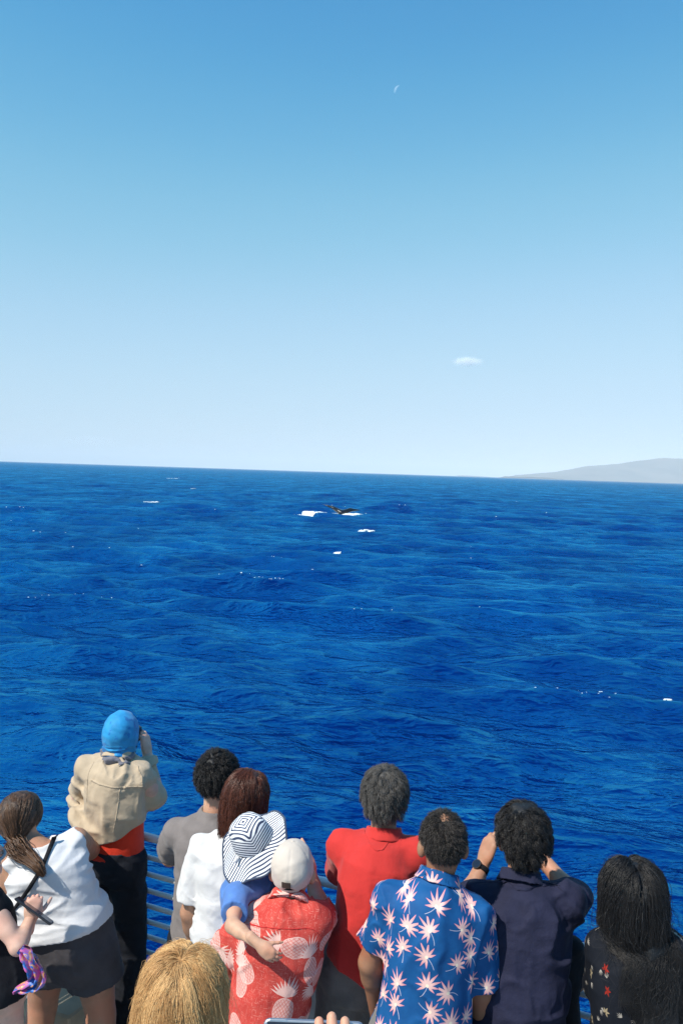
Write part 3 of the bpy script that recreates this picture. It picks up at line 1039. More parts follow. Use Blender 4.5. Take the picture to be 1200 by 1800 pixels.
def make_hand(b, side, e, w):
    """palm, four fingers of unequal length and a thumb from the side of the palm"""
    k = dict(dir=None, palm=None, curl=(22, 28, 20), spread=5, thumb=(38, 25), size=1.0, index=None, h=.0040, fat=1.0, even=0.0)
    k.update(b.hands.get(side, {}))
    S = k['size'] * (b.arm[2] / .027 if 'size' not in b.hands.get(side, {}) else 1.0)
    d = nrm(k['dir'] if k['dir'] is not None else w - e)
    p = np.asarray(k['palm'] if k['palm'] is not None else (b.latn * (1 if side == 'l' else -1)), float)
    p = nrm(p - d * np.dot(p, d))
    sgn = 1 if side == 'l' else -1
    t = np.cross(d, p) * sgn                       # towards the thumb
    w0 = w - d * .005
    segs = []
    L = {0: .074, 1: .083, 2: .077, 3: .060}
    for i in range(4):
        off = (.030 - .0205 * i) * S
        base = w0 + d * (.088 - .006 * abs(i - 1.2)) * S + t * off
        ang = rad(k['spread']) * (1.4 - i) * .6
        dd = nrm(d * math.cos(ang) + t * math.sin(ang))
        cu = k['curl'] if not (i == 0 and k['index'] is not None) else k['index']
        r0 = (.0098, .0100, .0096, .0085)[i] * S * k['fat']
        pos = base; a = 0
        for j, fr in enumerate((.46, .30, .24)):
            a += rad(cu[j]); v = dd * math.cos(a) + p * math.sin(a)
            nx = pos + v * (L[i] * (1 - k['even']) + .072 * k['even']) * fr * S
            segs.append((pos, nx, r0 * (1 - .10 * j), r0 * (1 - .10 * (j + 1)), i))
            pos = nx
    tb = w0 + d * .022 * S + t * .026 * S + p * .006 * S
    a1, a2 = (rad(q) for q in k['thumb'])
    v = nrm(d * math.cos(a1) + t * math.sin(a1) + p * .35)
    m1 = tb + v * .046 * S
    v2 = nrm(v * math.cos(a2) + (d * .5 + p * .85) * math.sin(a2))
    m2 = m1 + v2 * .034 * S; m3 = m2 + nrm(v2 + p * .25) * .026 * S
    segs += [(tb, m1, .0145 * S, .0112 * S, 9), (m1, m2, .0108 * S, .0098 * S, 9), (m2, m3, .0098 * S, .0080 * S, 9)]
    k['segs'] = segs
    b.__dict__.setdefault('hand_segs', {})[side] = segs
    r0 = b.arm[2]
    axp = np.array([d, t, p])
    def fn(X, Y, Z):
        q = ell(X, Y, Z, w0 + d * .052 * S + t * .002 * S, axp, (.060 * S, .044 * S, .018 * S))
        q = smin(q, rc(X, Y, Z, w0 + d * .03 * S + t * .02 * S, w0 + d * .085 * S + t * .026 * S, .0145 * S, .0125 * S), .012)
        q = smin(q, rc(X, Y, Z, w0 + d * .03 * S - t * .02 * S, w0 + d * .08 * S - t * .028 * S, .0135 * S, .0115 * S), .012)
        q = smin(q, rc(X, Y, Z, w - d * .05, w + d * .03 * S, r0 * 1.02, r0 * .86), .02)
        byf = {}
        for s0, s1, ra, rb, i in segs:
            c = rc(X, Y, Z, s0, s1, ra, rb)
            byf[i] = c if i not in byf else smin(byf[i], c, .003)
        fm = None
        for c in byf.values(): fm = c if fm is None else np.minimum(fm, c)
        return smin(q, fm, .006)
    pts = [s0 for s0, *_ in segs] + [s1 for _, s1, *_ in segs] + [w - d * .045, w0]
    V, F = surface(fn, *grid_of(pts, .032 * max(S, .7), k['h']))
    return relax(V, F, 1, .35), F


def wrinkle(X, Y, Z, spec):
    """folds: a soft swell plus narrow raised ridges that come and go; spec = list of (seed, amp, freq xyz)"""
    out = 0
    for seed, amp, fq in spec:
        w = wob(X, Y, Z, seed, fq, 4)
        m = np.clip(.45 + .6 * wob(X, Y, Z, seed + 500, np.asarray(fq) * .45, 3), 0, 1)
        out = out + f32(amp) * (f32(.35) * w - np.exp(-(w * f32(2.6)) ** 2) * m * f32(1.2) + f32(.25))
    return out


def sleeve_d(b, X, Y, Z, side, upto, r0, r1, cut=True, k=.03):
    """upto in 0..2: 0..1 along the upper arm, 1..2 along the forearm"""
    sh, e, w = (b.sl, b.el, b.wl) if side == 'l' else (b.sr, b.er, b.wr)
    if upto <= 1:
        end = sh + (e - sh) * upto
        d = rc(X, Y, Z, sh, end + nrm(e - sh) * .05, r0, r1 + (r1 - r0) * .2)
        return np.maximum(d, plane(X, Y, Z, end, nrm(e - sh)))
    end = e + (w - e) * (upto - 1)
    d = smin(rc(X, Y, Z, sh, e, r0, (r0 + r1) / 2 * 1.02), np.maximum(rc(X, Y, Z, e, end + nrm(w - e) * .05, (r0 + r1) / 2, r1), plane(X, Y, Z, end, nrm(w - e))), k)
    return d


def make_shirt(b, root, mat, name='shirt', ea=.014, eb=.016, t0=-.04, sleeves=(.62, .62), sr=(.066, .074), h=.0065, tt=None, da=None, db=None,
               folds=(), neck_r=.062, extra=None, cutfn=None, neck_up=.0, trap=.058, uvs=1.0, k_sl=.035, t1=1.0, relaxn=1, noband=False):
    def fn(X, Y, Z):
        d = b.torso(X, Y, Z, ea, eb, t0, t1, tt, da, db, k=.03)
        nb = b.neck - b.ax * .05 + b.fwd * .015
        for side, sh, up in (('l', b.sl, sleeves[0]), ('r', b.sr, sleeves[1])):
            d = smin(d, rc(X, Y, Z, nb, sh, trap, b.arm[0] + .012), .045)
            if up: d = smin(d, sleeve_d(b, X, Y, Z, side, up, sr[0], sr[1]), k_sl)
        if t1 >= .95 and not noband: d = smin(d, rc(X, Y, Z, b.neck - b.ax * .06 + b.fwd * .018, b.neck + b.ax * .006 + b.fwd * .020, b.neck_r + .020, b.neck_r + .011), .03)
        if extra is not None: d = extra(X, Y, Z, d)
        if folds: d = d + wrinkle(X, Y, Z, folds)
        ntop = b.hl(0, -.012, -.055)
        d = smax(d, -rc(X, Y, Z, b.neck + b.fwd * .024 + b.ax * (.052 + neck_up), ntop + nrm(ntop - b.neck) * .1, neck_r, neck_r * 1.15), .006)
        if cutfn is not None: d = cutfn(X, Y, Z, d)
        return d
    pts = [b.sl, b.sr, b.neck, b.pel + b.axis * t0]
    for side, sh, e, w, up in (('l', b.sl, b.el, b.wl, sleeves[0]), ('r', b.sr, b.er, b.wr, sleeves[1])):
        if up: pts.append(sh + (e - sh) * min(up, 1.0))
        if up > 1: pts.append(e + (w - e) * (up - 1))
    ex = max(b.hip[0], b.chest[0], b.waist[0]) + ea + .03
    if da is not None: ex += max(0, max(da))
    for q in (b.pel + b.axis * t0, b.pel + b.axis * .5, b.pel + b.axis * .7): pts += [q + b.latp * ex, q - b.latp * ex, q + b.fwd * (ex * .85), q - b.fwd * (ex * .85)]
    V, F = surface(fn, *grid_of(pts, .085, h))
    V = relax(V, F, relaxn, .4)
    x, y, t = b.loc(*[V[:, i] for i in range(3)])
    bb = np.interp(t, b.tt, b.tb)
    u = x + np.sign(x) * np.clip(y + bb, 0, None) * .9
    uv = np.stack([u * uvs, t * b.L * uvs, y], 1)
    o = mesh_obj(name, V, F, mat, root, attrs={'cloth_uv': uv})
    b.shirt_fn = fn
    return o


def make_legwear(b, root, mat, name='trousers', ease=.012, upto=1.0, flare=.0, top_t=.14, folds=(), h=.009, r_scale=1.0, hip_e=.010):
    """upto: 0..1 hip to ankle"""
    def fn(X, Y, Z):
        d = b.torso(X, Y, Z, hip_e, hip_e, -.22, top_t, k=.006)
        for hj, kn, an, ft in b.legs:
            l0, l1, l2 = [q * r_scale for q in b.leg]
            if upto <= .5:
                end = hj + (kn - hj) * upto * 2; v = nrm(kn - hj)
                q = np.maximum(rc(X, Y, Z, hj, end + v * .05, l0 + ease, l0 + ease + flare), plane(X, Y, Z, end, v))
            else:
                end = kn + (an - kn) * (upto - .5) * 2; v = nrm(an - kn)
                q = smin(rc(X, Y, Z, hj, kn, l0 + ease, l1 + ease * 1.6), np.maximum(rc(X, Y, Z, kn, end + v * .05, l1 + ease * 1.5, l2 + ease * 2.4), plane(X, Y, Z, end, v)), .02)
            d = smin(d, q, .025)
        if folds: d = d + wrinkle(X, Y, Z, folds)
        return d
    pts = [b.pel + b.axis * top_t + b.latp * b.hip[0], b.pel - b.latp * b.hip[0], b.pel + b.fwd * b.hip[1], b.pel - b.fwd * b.hip[1], b.pel + b.axis * top_t - b.latp * b.hip[0]]
    for hj, kn, an, ft in b.legs:
        pts += [hj, kn if upto > .5 else hj + (kn - hj) * upto * 2]
        if upto > .5: pts.append(kn + (an - kn) * (upto - .5) * 2)
    V, F = surface(fn, *grid_of(pts, b.leg[0] * r_scale * .75 + ease + flare + .05, h))
    return mesh_obj(name, relax(V, F, 1, .4), F, mat, root)


def make_shoes(b, root, mat):
    for hj, kn, an, ft in b.legs:
        base = np.array([an[0], an[1], b.floor])
        s = nrm(np.cross(ft, ZAX))
        axs = np.array([s, ft, ZAX])
        def fn(X, Y, Z):
            d = ell(X, Y, Z, base + ft * .045 + ZAX * .035, axs, (.048, .145, .058))
            d = smin(d, rc(X, Y, Z, base - ft * .035 + ZAX * .05, base - ft * .03 + ZAX * .10, .045, .044), .03)
            return np.maximum(np.maximum(d, f32(b.floor + .002) - Z), Z - f32(b.floor + .105))
        V, F = surface(fn, *grid_of([base - ft * .10 - s * .05, base + ft * .2 + s * .05, base + ZAX * .11, base - s * .05 + ft * .2, base + s * .05 - ft * .1], .015, .009))
        mesh_obj('shoe', relax(V, F, 1), F, mat, root)


def make_collar(b, parent, mat, R=.066, h0=-.020, h1=.034, flare=.016, th=.0045, lean=0.0):
    """folded shirt collar standing round the neck"""
    c = b.neck + b.fwd * .018 + b.ax * .004
    ax = nrm(b.hl(0, -.012, -.055) - b.neck + b.fwd * lean)
    l = nrm(b.latn - ax * np.dot(b.latn, ax)); f = np.cross(ax, l)
    def fn(X, Y, Z):
        hh = plane(X, Y, Z, c, ax); x = plane(X, Y, Z, c, l); y = plane(X, Y, Z, c, f)
        r = np.sqrt((x / 1.06) ** 2 + (y * 1.02) ** 2)
        q = np.clip((hh - h0) / (h1 - h0), 0, 1)
        tgt = R + flare * (1 - q) ** 1.3
        d = np.abs(r - tgt) - th
        inner = np.abs(r - (R - .002)) - th * .8
        d = smin(d, inner, .004)
        d = smax(d, np.abs(hh - f32((h0 + h1) / 2)) - f32((h1 - h0) / 2), .004)
        return np.maximum(d, y - f32(R * .92)) + .0012 * wob(X, Y, Z, 71, 14)
    pts = [c + l * .085, c - l * .085, c + f * .085, c - f * .085, c + ax * h1, c + ax * h0]
    V, F = surface(fn, *grid_of(pts, .03, .0042))
    V = relax(V, F, 1)
    x = (V - c) @ l; y = (V - c) @ f
    return mesh_obj('collar', V, F, mat, parent, attrs={'cloth_uv': np.stack([np.arctan2(x, -y) * .075, (V - c) @ ax + .47, y], 1)})


# ------------------------------------------------------------------ hair
HLY = np.array([-1, -.5, -.1, .2, .5, .85, 1.0]); HLZ = np.array([-.80, -.62, -.30, .02, .38, .60, .66])


def hair_cap(b, root, mat, thick=.010, rough=.004, seed=1, grow=(0, 0, 0), extra=None, nape=0.0, name='hair', h=.005, fq=22, clear_ears=True):
    """the mass of hair on the skull"""
    S = b.hs
    c0 = b.hl(0, -.012, .022)
    r = [(.074 + thick + grow[0]) * S, (.094 + thick + grow[1]) * S, (.092 + thick + grow[2]) * S]
    def fn(X, Y, Z):
        d = ell(X, Y, Z, c0 + b.hax[2] * grow[2] * .3 * S, b.hax, r)
        y = plane(X, Y, Z, c0, b.hax[1]) / f32(.1 * S); z = plane(X, Y, Z, c0, b.hax[2]) / f32(.1 * S)
        lim = np.interp(y, HLY, HLZ - nape * (HLY < 0)).astype(f32)
        nk = rc(X, Y, Z, b.hl(0, -.035, -.02), b.hl(0, -.045, -.075 - nape * .06), .062 * S, .050 * S)
        d = smin(d, nk, .02)
        d = smax(d, (lim - z) * f32(.1 * S), .014)
        if extra is not None: d = extra(X, Y, Z, d)
        if b.ear and clear_ears:
            for sg in (-1, 1): d = smax(d, -ell(X, Y, Z, b.hl(sg * .088, .004, -.022), b.hax, (.030 * S, .026 * S, .036 * S)), .006)
        return d + f32(rough) * wob(X, Y, Z, seed, fq)
    pts = [b.hl(x, y, z) for x in (-.11, .11) for y in (-.13, .12) for z in (-.16 - nape * .08, .15)]
    if extra is not None and hasattr(extra, 'pts'): pts += extra.pts
    V, F = surface(fn, *grid_of(pts, .02, h))
    return mesh_obj(name, relax(V, F, 1), F, mat, root)


def strands(b, parent, mat, n=2600, length=(.03, .05), lift=.5, swirl=.35, curl=0.0, curl_f=60.0, grav=.15, clump=.5, clumps=160, K=8,
            rad_=(.0011, .0004), seed=3, crown=(0, -.5, .86), off=.008, mask=None, guide=None, flow=None, name='hair_strands', layer=.012, collide=None, frizz=.003, hug=None, ears=False):
    r = np.random.RandomState(seed); S = b.hs
    c0 = np.array([0, -.012, .022]); rr = np.array([.074, .094, .092]) + off
    crown = nrm(crown)
    D = r.normal(size=(n * 5, 3)); D /= np.linalg.norm(D, axis=1)[:, None]
    lim = np.interp(D[:, 1], HLY, HLZ)
    ok = D[:, 2] > lim
    if mask is not None: ok &= mask(D, r)
    if ears: ok &= ~((np.abs(D[:, 0]) > .62) & (D[:, 2] < .02) & (D[:, 1] > -.42))
    D = D[ok][:n]; n = len(D)
    p = c0 + D * rr
    nrmv = D / rr; nrmv /= np.linalg.norm(nrmv, axis=1)[:, None]
    def tang(v): return v - nrmv * np.sum(v * nrmv, 1)[:, None]
    fl = tang(D - crown) if flow is None else tang(flow(D, p))
    fl /= np.linalg.norm(fl, axis=1)[:, None] + 1e-6
    sw = np.cross(crown, D); fl = fl + swirl * sw
    # locks
    ci = r.choice(n, min(clumps, n), replace=False)
    own = np.argmin(((D[:, None, :] - D[ci][None]) ** 2).sum(-1), 1)
    lk = r.normal(size=(len(ci), 3)) * .35
    d = nrmv * (lift * r.uniform(.6, 1.3, (n, 1))) + fl + lk[own] * .8 + r.normal(size=(n, 3)) * .10
    d /= np.linalg.norm(d, axis=1)[:, None]
    Ls = r.uniform(*length, n) * (1 + .25 * lk[own][:, 0])
    wild = r.uniform(0, 1, n) < .03
    d[wild] += nrmv[wild] * .5; d[wild] /= np.linalg.norm(d[wild], axis=1)[:, None]
    lay = layer * (r.uniform(0, 1, len(ci))[own] * .75 + r.uniform(0, .25, n))
    lock = r.uniform(0, 1, len(ci))[own]
    out = np.zeros((n, K, 3)); out[:, 0] = p
    g = np.array([0, 0, -1.0])
    gl = b.hax @ g                                    # gravity in the head's frame
    ph = r.uniform(0, 6.28, len(ci))[own] + r.normal(0, .35, n)
    for k in range(1, K):
        d = d * (1 - grav) + gl * grav + r.normal(size=(n, 3)) * .03
        if guide is not None: d = guide(out[:, k - 1], d, k / K, own, lk)
        d /= np.linalg.norm(d, axis=1)[:, None]
        q = out[:, k - 1] + d * (Ls / (K - 1))[:, None]
        e = (q - c0) / (rr + .002 + lay[:, None])
        m = np.linalg.norm(e, axis=1)
        ins = m < 1
        q[ins] = c0 + (e[ins] / m[ins][:, None]) * (rr + .002 + lay[ins][:, None])
        if hug is not None:
            e = (q - c0) / (rr + .002 + lay[:, None] + hug)
            low = e[:, 2] < 0
            m = np.where(low, np.hypot(e[:, 0], e[:, 1]), np.linalg.norm(e, axis=1))
            o_ = (m > 1 + .07 * wild) & (q[:, 2] > -.16)
            f_ = np.where(o_, 1 / np.maximum(m, 1e-6), 1.0)
            q[:, :2] = c0[:2] + (q[:, :2] - c0[:2]) * f_[:, None]
            q[:, 2] = np.where(low, q[:, 2], c0[2] + (q[:, 2] - c0[2]) * f_)
        out[:, k] = q
    tt = np.linspace(0, 1, K)
    for k in range(1, K):
        w = clump * tt[k] ** 1.3
        cen = out[ci, k][own]
        out[:, k] = out[:, k] * (1 - w) + cen * w
    if curl:
        s = tt[None, :] * Ls[:, None]
        a1 = np.cross(d, nrmv); a1 /= np.linalg.norm(a1, axis=1)[:, None] + 1e-6
        am = curl * np.minimum(1, tt * 2.2)[None, :]
        out += (am * np.cos(curl_f * s + ph[:, None]))[..., None] * a1[:, None] + (am * np.sin(curl_f * s + ph[:, None]))[..., None] * nrmv[:, None] * .8
    out += np.cumsum(r.normal(0, frizz / K ** .5, out.shape), 1) * (tt[None, :, None])
    W = b.head + (out.reshape(-1, 3) @ b.hax) * S
    if collide is not None: W = collide(W)
    return curves_obj(name, W.reshape(n, K, 3), rad_, mat, parent, lock)


def curves_obj(name, W, rad_, mat, parent, lock=None):
    n, K, _ = W.shape
    hc = bpy.data.hair_curves.new(name)
    hc.add_curves([K] * n)
    hc.attributes['position'].data.foreach_set('vector', W.astype(f32).ravel())
    at = hc.attributes.get('radius') or hc.attributes.new('radius', 'FLOAT', 'POINT')
    tt = np.linspace(0, 1, K)
    rr = (rad_[0] + (rad_[1] - rad_[0]) * tt ** 1.5)[None, :] * np.random.RandomState(1).uniform(.7, 1.3, (n, 1))
    at.data.foreach_set('value', rr.astype(f32).ravel())
    lk = hc.attributes.new('lock', 'FLOAT', 'CURVE')
    lk.data.foreach_set('value', (np.random.RandomState(2).uniform(0, 1, n) if lock is None else lock).astype(f32))
    hc.materials.append(mat)
    o = bpy.data.objects.new(name, hc); COL.objects.link(o)
    put_under(o, parent)
    return o


def push_out(fn, lift=.008, it=3, snap=False):
    def go(W):
        W = W.copy()
        for _ in range(it):
            e = .004
            d0 = fn(W[:, 0].astype(f32), W[:, 1].astype(f32), W[:, 2].astype(f32))
            m = (d0 < lift) | snap
            if not m.any(): break
            Q = W[m].astype(f32)
            g = np.stack([fn(Q[:, 0] + (e if i == 0 else 0), Q[:, 1] + (e if i == 1 else 0), Q[:, 2] + (e if i == 2 else 0)) - d0[m] for i in range(3)], 1) / e
            g /= np.linalg.norm(g, axis=1)[:, None] + 1e-6
            W[m] += g * (lift - d0[m])[:, None]
        return W
    return go


def person(x, y, label, z=0.0, group='people watching from the rail'):
    return empty('person', (x, y, z), label, 'person', group)


# ------------------------------------------------------------------ printed shirt cloths
def uv_sockets(nt):
    at = nd(nt, 'ShaderNodeAttribute', attribute_name='cloth_uv')
    sp = nd(nt, 'ShaderNodeSeparateXYZ'); nt.links.new(at.outputs['Vector'], sp.inputs[0])
    return at.outputs['Vector'], E(nt, sp.outputs[0]), E(nt, sp.outputs[1])


def motif_cells(nt, vec, u, v, size, rnd, turn, seed=0.0):
    """one motif per Voronoi cell: offsets from its centre, turned by a random angle; plus a random number"""
    mp = nd(nt, 'ShaderNodeMapping'); nt.links.new(vec, mp.inputs[0]); mp.inputs['Location'].default_value = (seed, seed * .7, 0)
    vo = nd(nt, 'ShaderNodeTexVoronoi', voronoi_dimensions='2D', feature='F1'); nt.links.new(mp.outputs[0], vo.inputs['Vector'])
    vo.inputs['Scale'].default_value = 1 / size; vo.inputs['Randomness'].default_value = rnd
    sp = nd(nt, 'ShaderNodeSeparateXYZ'); nt.links.new(vo.outputs['Position'], sp.inputs[0])
    cs = nd(nt, 'ShaderNodeSeparateColor'); nt.links.new(vo.outputs['Color'], cs.inputs[0])
    dx = u + seed - E(nt, sp.outputs[0]); dy = v + seed * .7 - E(nt, sp.outputs[1])
    a = (E(nt, cs.outputs[0]) - .5) * turn
    c, s = a.cos(), a.sin()
    return dx * c - dy * s, dx * s + dy * c, E(nt, cs.outputs[1])


def leaf_fan(nt, x, y, n, span, L0, w0, droop=.35):
    """a fan of pointed leaflets from the origin, opening upwards; returns mask and 0..1 along the leaflet"""
    th = x.atan2(y); r = (x * x + y * y).sqrt()
    dl = 2 * span / n
    ph = (th / dl + .5).fract() - .5
    jig = ((th / dl + .5) - ph).sin() * .12 + 1.0
    L = (th * th * (-droop / span ** 2) + 1.0) * jig * L0
    s = r / L
    hw = ((s.min(1.0) ** .7) * math.pi).sin().max(0.0) * w0
    m = (hw - r * (ph * dl).sin().abs()).step(0, .0006) * (s < 1.0) * (th.abs() < span)
    return m, s.sat()


def floral_cloth():
    m, nt, b = new_mat('blue_palm_print_cotton')
    vec, u, v = uv_sockets(nt)
    x, y, rn = motif_cells(nt, vec, u, v, .096, .42, 3.6, 3.1)
    f1, s1 = leaf_fan(nt, x, y, 9, 2.45, .057, .0050)
    stem = (x + y * y * 9.0).abs()
    st = ((stem < .0011) * (y < 0.0)) * (y > -.045)
    n = noise(nt, coords(nt), 16, 4)
    base = mixc(nt, n.step(.3, .7), (.004, .070, .225), (.006, .090, .27))
    leafc = mixc(nt, s1.step(.15, .9), (.78, .52, .48), (.70, .26, .31))
    col = mixc(nt, st * .75, base, (.62, .58, .66))
    col = mixc(nt, f1, col, leafc)
    core = ((x * x + y * y).sqrt() < .006)
    col = mixc(nt, core, col, (.88, .74, .58))
    nt.links.new(col, b.inputs['Base Color'])
    b.inputs['Roughness'].default_value = .72; b.inputs['Specular IOR Level'].default_value = .25
    bump(nt, noise(nt, coords(nt), 42, 4), b, .25, .006)
    return m


def pineapple_cloth():
    m, nt, b = new_mat('red_pineapple_print_cotton')
    vec, u, v = uv_sockets(nt)
    n = noise(nt, coords(nt), 16, 4)
    base = mixc(nt, n.step(.3, .7), (.48, .045, .036), (.57, .072, .055))
    # woven scratches, across and along
    def scratch(sx, sy):
        mp = nd(nt, 'ShaderNodeMapping'); nt.links.new(vec, mp.inputs[0]); mp.inputs['Scale'].default_value = (sx, sy, 1)
        return noise(nt, mp.outputs[0], 1.0, 2).step(.60, .68)
    base = mixc(nt, (scratch(420, 45) + scratch(45, 420)).sat() * .48, base, (.78, .34, .28))
    col = base
    for seed, size in ((1.3, .190), (6.1, .27)):
        x, y, rn = motif_cells(nt, vec, u, v, size, .4, 5.0, seed)
        fr, s1 = leaf_fan(nt, x, y - .024, 11, 1.35, .078, .0052, .30)
        ex = x / .038; ey = (y + .030) / .054
        wv = noise(nt, vec, 30, 3)
        e2 = ex * ex + ey * ey + (wv - .5) * .35
        body = (e2 < 1.0)
        h1 = ((x + y * .7) * 250.0 + wv * 3.0).sin().abs(); h2 = ((x - y * .7) * 250.0 + wv * 3.0).sin().abs()
        hatch = ((h1.min(h2)).step(.16, .40) * -1.0 + 1.0)
        rim = (e2 > .86)
        vein = (x.atan2(y - .024) * 24.0).sin().abs() < .35
        col = mixc(nt, fr * (vein * -.4 + .86), col, (.78, .56, .50))
        col = mixc(nt, body * ((hatch * -.50 + .66).max(rim * .70)), col, (.78, .56, .50))
    nt.links.new(col, b.inputs['Base Color'])
    b.inputs['Roughness'].default_value = .8; b.inputs['Specular IOR Level'].default_value = .25
    bump(nt, noise(nt, coords(nt), 42, 4), b, .3, .006)
    return m


def dark_floral_cloth():
    m, nt, b = new_mat('black_flower_print_cotton')
    vec, u, v = uv_sockets(nt)
    n = noise(nt, coords(nt), 16, 4)
    col = mixc(nt, n.step(.3, .7), (.006, .008, .013), (.010, .012, .018))
    x, y, rn = motif_cells(nt, vec, u, v, .085, .8, 6.0, 2.2)
    f1, s1 = leaf_fan(nt, x, y + .008, 5, 2.6, .020, .0045, .1)
    cl = mixc(nt, rn.step(.45, .55), (.26, .020, .012), (.30, .24, .15))
    col = mixc(nt, f1 * (rn > .25), col, cl)
    x2, y2, r2 = motif_cells(nt, vec, u, v, .060, .9, 6.0, 7.7)
    f2, s2 = leaf_fan(nt, x2, y2, 5, .9, .022, .0016, .1)
    col = mixc(nt, f2 * (r2 > .5), col, (.34, .31, .27))
    nt.links.new(col, b.inputs['Base Color'])
    b.inputs['Roughness'].default_value = .8; b.inputs['Specular IOR Level'].default_value = .15
    bump(nt, noise(nt, coords(nt), 42, 4), b, .3, .006)
    return m


def stripes_mat(name, dark, light):
    """sun-hat cotton: square rings on the crown, straight bands on the brim, read from the hat's own axes"""
    m, nt, b = new_mat(name)
    at = nd(nt, 'ShaderNodeAttribute', attribute_name='cloth_uv')
    sp = nd(nt, 'ShaderNodeSeparateXYZ'); nt.links.new(at.outputs['Vector'], sp.inputs[0])
    x, y, z = (E(nt, sp.outputs[i]) for i in range(3))
    st = ((z / .0125).fract() < .46)
    wn_ = noise(nt, coords(nt), 300, 2)
    nt.links.new(mixc(nt, st * (wn_ * .1 + .93).sat(), light, dark), b.inputs['Base Color'])
    b.inputs['Roughness'].default_value = .85
    bump(nt, noise(nt, coords(nt), 60, 3), b, .3, .005)
    return m


M_FLORAL = floral_cloth(); M_PINE = pineapple_cloth(); M_DRESS = dark_floral_cloth()
M_STRIPE = stripes_mat('navy_white_striped_cotton', (.016, .030, .085), (.78, .80, .82))
M_TAN = cloth('tan_nylon_jacket', (.47, .375, .265), .08, .75, .3, crease=.5)
M_BLUEBUFF = cloth('turquoise_patterned_buff', (.02, .26, .55), .12, .6, .25, mottle=((.012, .17, .46), 26.0, .56))
M_SCARFGREY = cloth('grey_knit', (.16, .16, .19), .2, .9, .6)
M_REDUNDER = cloth('bright_red_cotton', (.60, .035, .012), .1)
M_BLKPANT = cloth('black_trouser_cloth', (.012, .014, .020), .2, .8)
M_WHITE = cloth('white_cotton', (.64, .64, .64), .03, .85, .3, sheen=.05)
M_TANK = cloth('white_stretch_cotton', (.66, .67, .69), .03, .8, .2, sheen=.05)
M_SHORTS = cloth('charcoal_short_cloth', (.062, .058, .064), .12, .75)
M_GREYTEE = cloth('grey_cotton', (.185, .165, .160), .08)
M_KIDBLUE = cloth('blue_cotton', (.085, .20, .50), .12)
M_JEANS = cloth('pale_denim', (.16, .26, .42), .2, .85, .5)
M_CAP = cloth('beige_cap_twill', (.56, .50, .44), .05, .85, .25)
M_POLO = cloth('red_polo_knit', (.52, .034, .030), .06, .85, .25, weave=600)
M_STONE = cloth('grey_cargo_cloth', (.17, .165, .16), .15, .85, .4)
M_NAVY = cloth('navy_linen', (.018, .020, .046), .14, .85, .5, weave=300)
M_BLACK = cloth('black_cotton', (.010, .011, .015), .2, .85)
M_KHAKI = cloth('khaki_cloth', (.28, .23, .16), .1)
M_ORANGE = cloth('coral_cotton', (.60, .13, .06), .1)
M_HATBAND = cloth('slate_binding', (.045, .065, .11), .1)
M_SCARF = None
def scarf_mat():
    m, nt, b = new_mat('tie_dye_scarf_silk')
    co = coords(nt)
    a = noise(nt, co, 22, 3, .6, .8); c = noise(nt, co, 31, 3, .6, 1.0)
    s = mixc(nt, a.step(.42, .56), (.02, .15, .50), (.50, .10, .34))
    s = mixc(nt, c.step(.52, .60), s, (.62, .30, .14))
    s = mixc(nt, c.step(.66, .70), s, (.60, .52, .46))
    nt.links.new(s, b.inputs['Base Color']); b.inputs['Roughness'].default_value = .5
    return m
M_SCARF = scarf_mat()
glass = plain('dark_glass', (.012, .018, .035), .08, .1)


def loop_pts(c, ax, a, b_, n=40): return [c + ax[0] * a * math.cos(2 * math.pi * i / n) + ax[1] * b_ * math.sin(2 * math.pi * i / n) for i in range(n)]


def strap_on(fn, pts, width_dir, w, th, mat, name, parent, lift=.004, n=60):
    """a flat band laid over a surface along a guide line"""
    pts = np.asarray(pts, float)
    t = np.linspace(0, len(pts) - 1, n); i = np.clip(t.astype(int), 0, len(pts) - 2); f = (t - i)[:, None]
    c = pts[i] * (1 - f) + pts[i + 1] * f
    for _ in range(6): c[1:-1] = c[1:-1] * .5 + (c[:-2] + c[2:]) * .25
    def go(Q):
        # first contact along the viewing depth, so that the band lies on the outer side of the cloth
        ys = np.linspace(-.35, .35, 281)
        X = np.repeat(Q[:, 0:1], 281, 1).astype(f32); Y = (Q[:, 1:2] + ys[None]).astype(f32); Z = np.repeat(Q[:, 2:3], 281, 1).astype(f32)
        d = fn(X, Y, Z) < lift
        hit = d.any(1); k = d.argmax(1)
        R_ = Q.copy(); R_[hit, 1] = Y[hit, k[hit]]
        idx = np.arange(len(Q))
        if hit.any() and not hit.all(): R_[~hit, 1] = np.interp(idx[~hit], idx[hit], R_[hit, 1])
        return R_
    T = np.gradient(c, axis=0); T /= np.linalg.norm(T, axis=1)[:, None]
    wd = np.asarray(width_dir, float)
    S_ = wd - T * (T @ wd)[:, None]; S_ /= np.linalg.norm(S_, axis=1)[:, None]
    A = go(c - S_ * w / 2); B = go(c + S_ * w / 2); M_ = go(c)
    N_ = np.tile(np.array([0, -1.0, .25]), (n, 1))
    rows = [A, M_, B, B + N_ * th, M_ + N_ * th, A + N_ * th]
    V = np.stack(rows, 1).reshape(-1, 3); F = []
    for k in range(n - 1):
        for j in range(6):
            F.append((k * 6 + j, k * 6 + (j + 1) % 6, k * 6 + 6 + (j + 1) % 6, k * 6 + 6 + j))
    return mesh_obj(name, V, F, mat, parent)


def seam(b, parent, pts, mat, w=.005, n=50, lift=.0012):
    """a stitched seam: a narrow raised band that follows the cloth"""
    return strap_on(b.shirt_fn, pts, ZAX if abs(nrm(np.asarray(pts[-1]) - np.asarray(pts[0]))[2]) < .7 else np.array([1.0, 0, 0]), w, .0012, mat, 'seam', parent, lift, n)


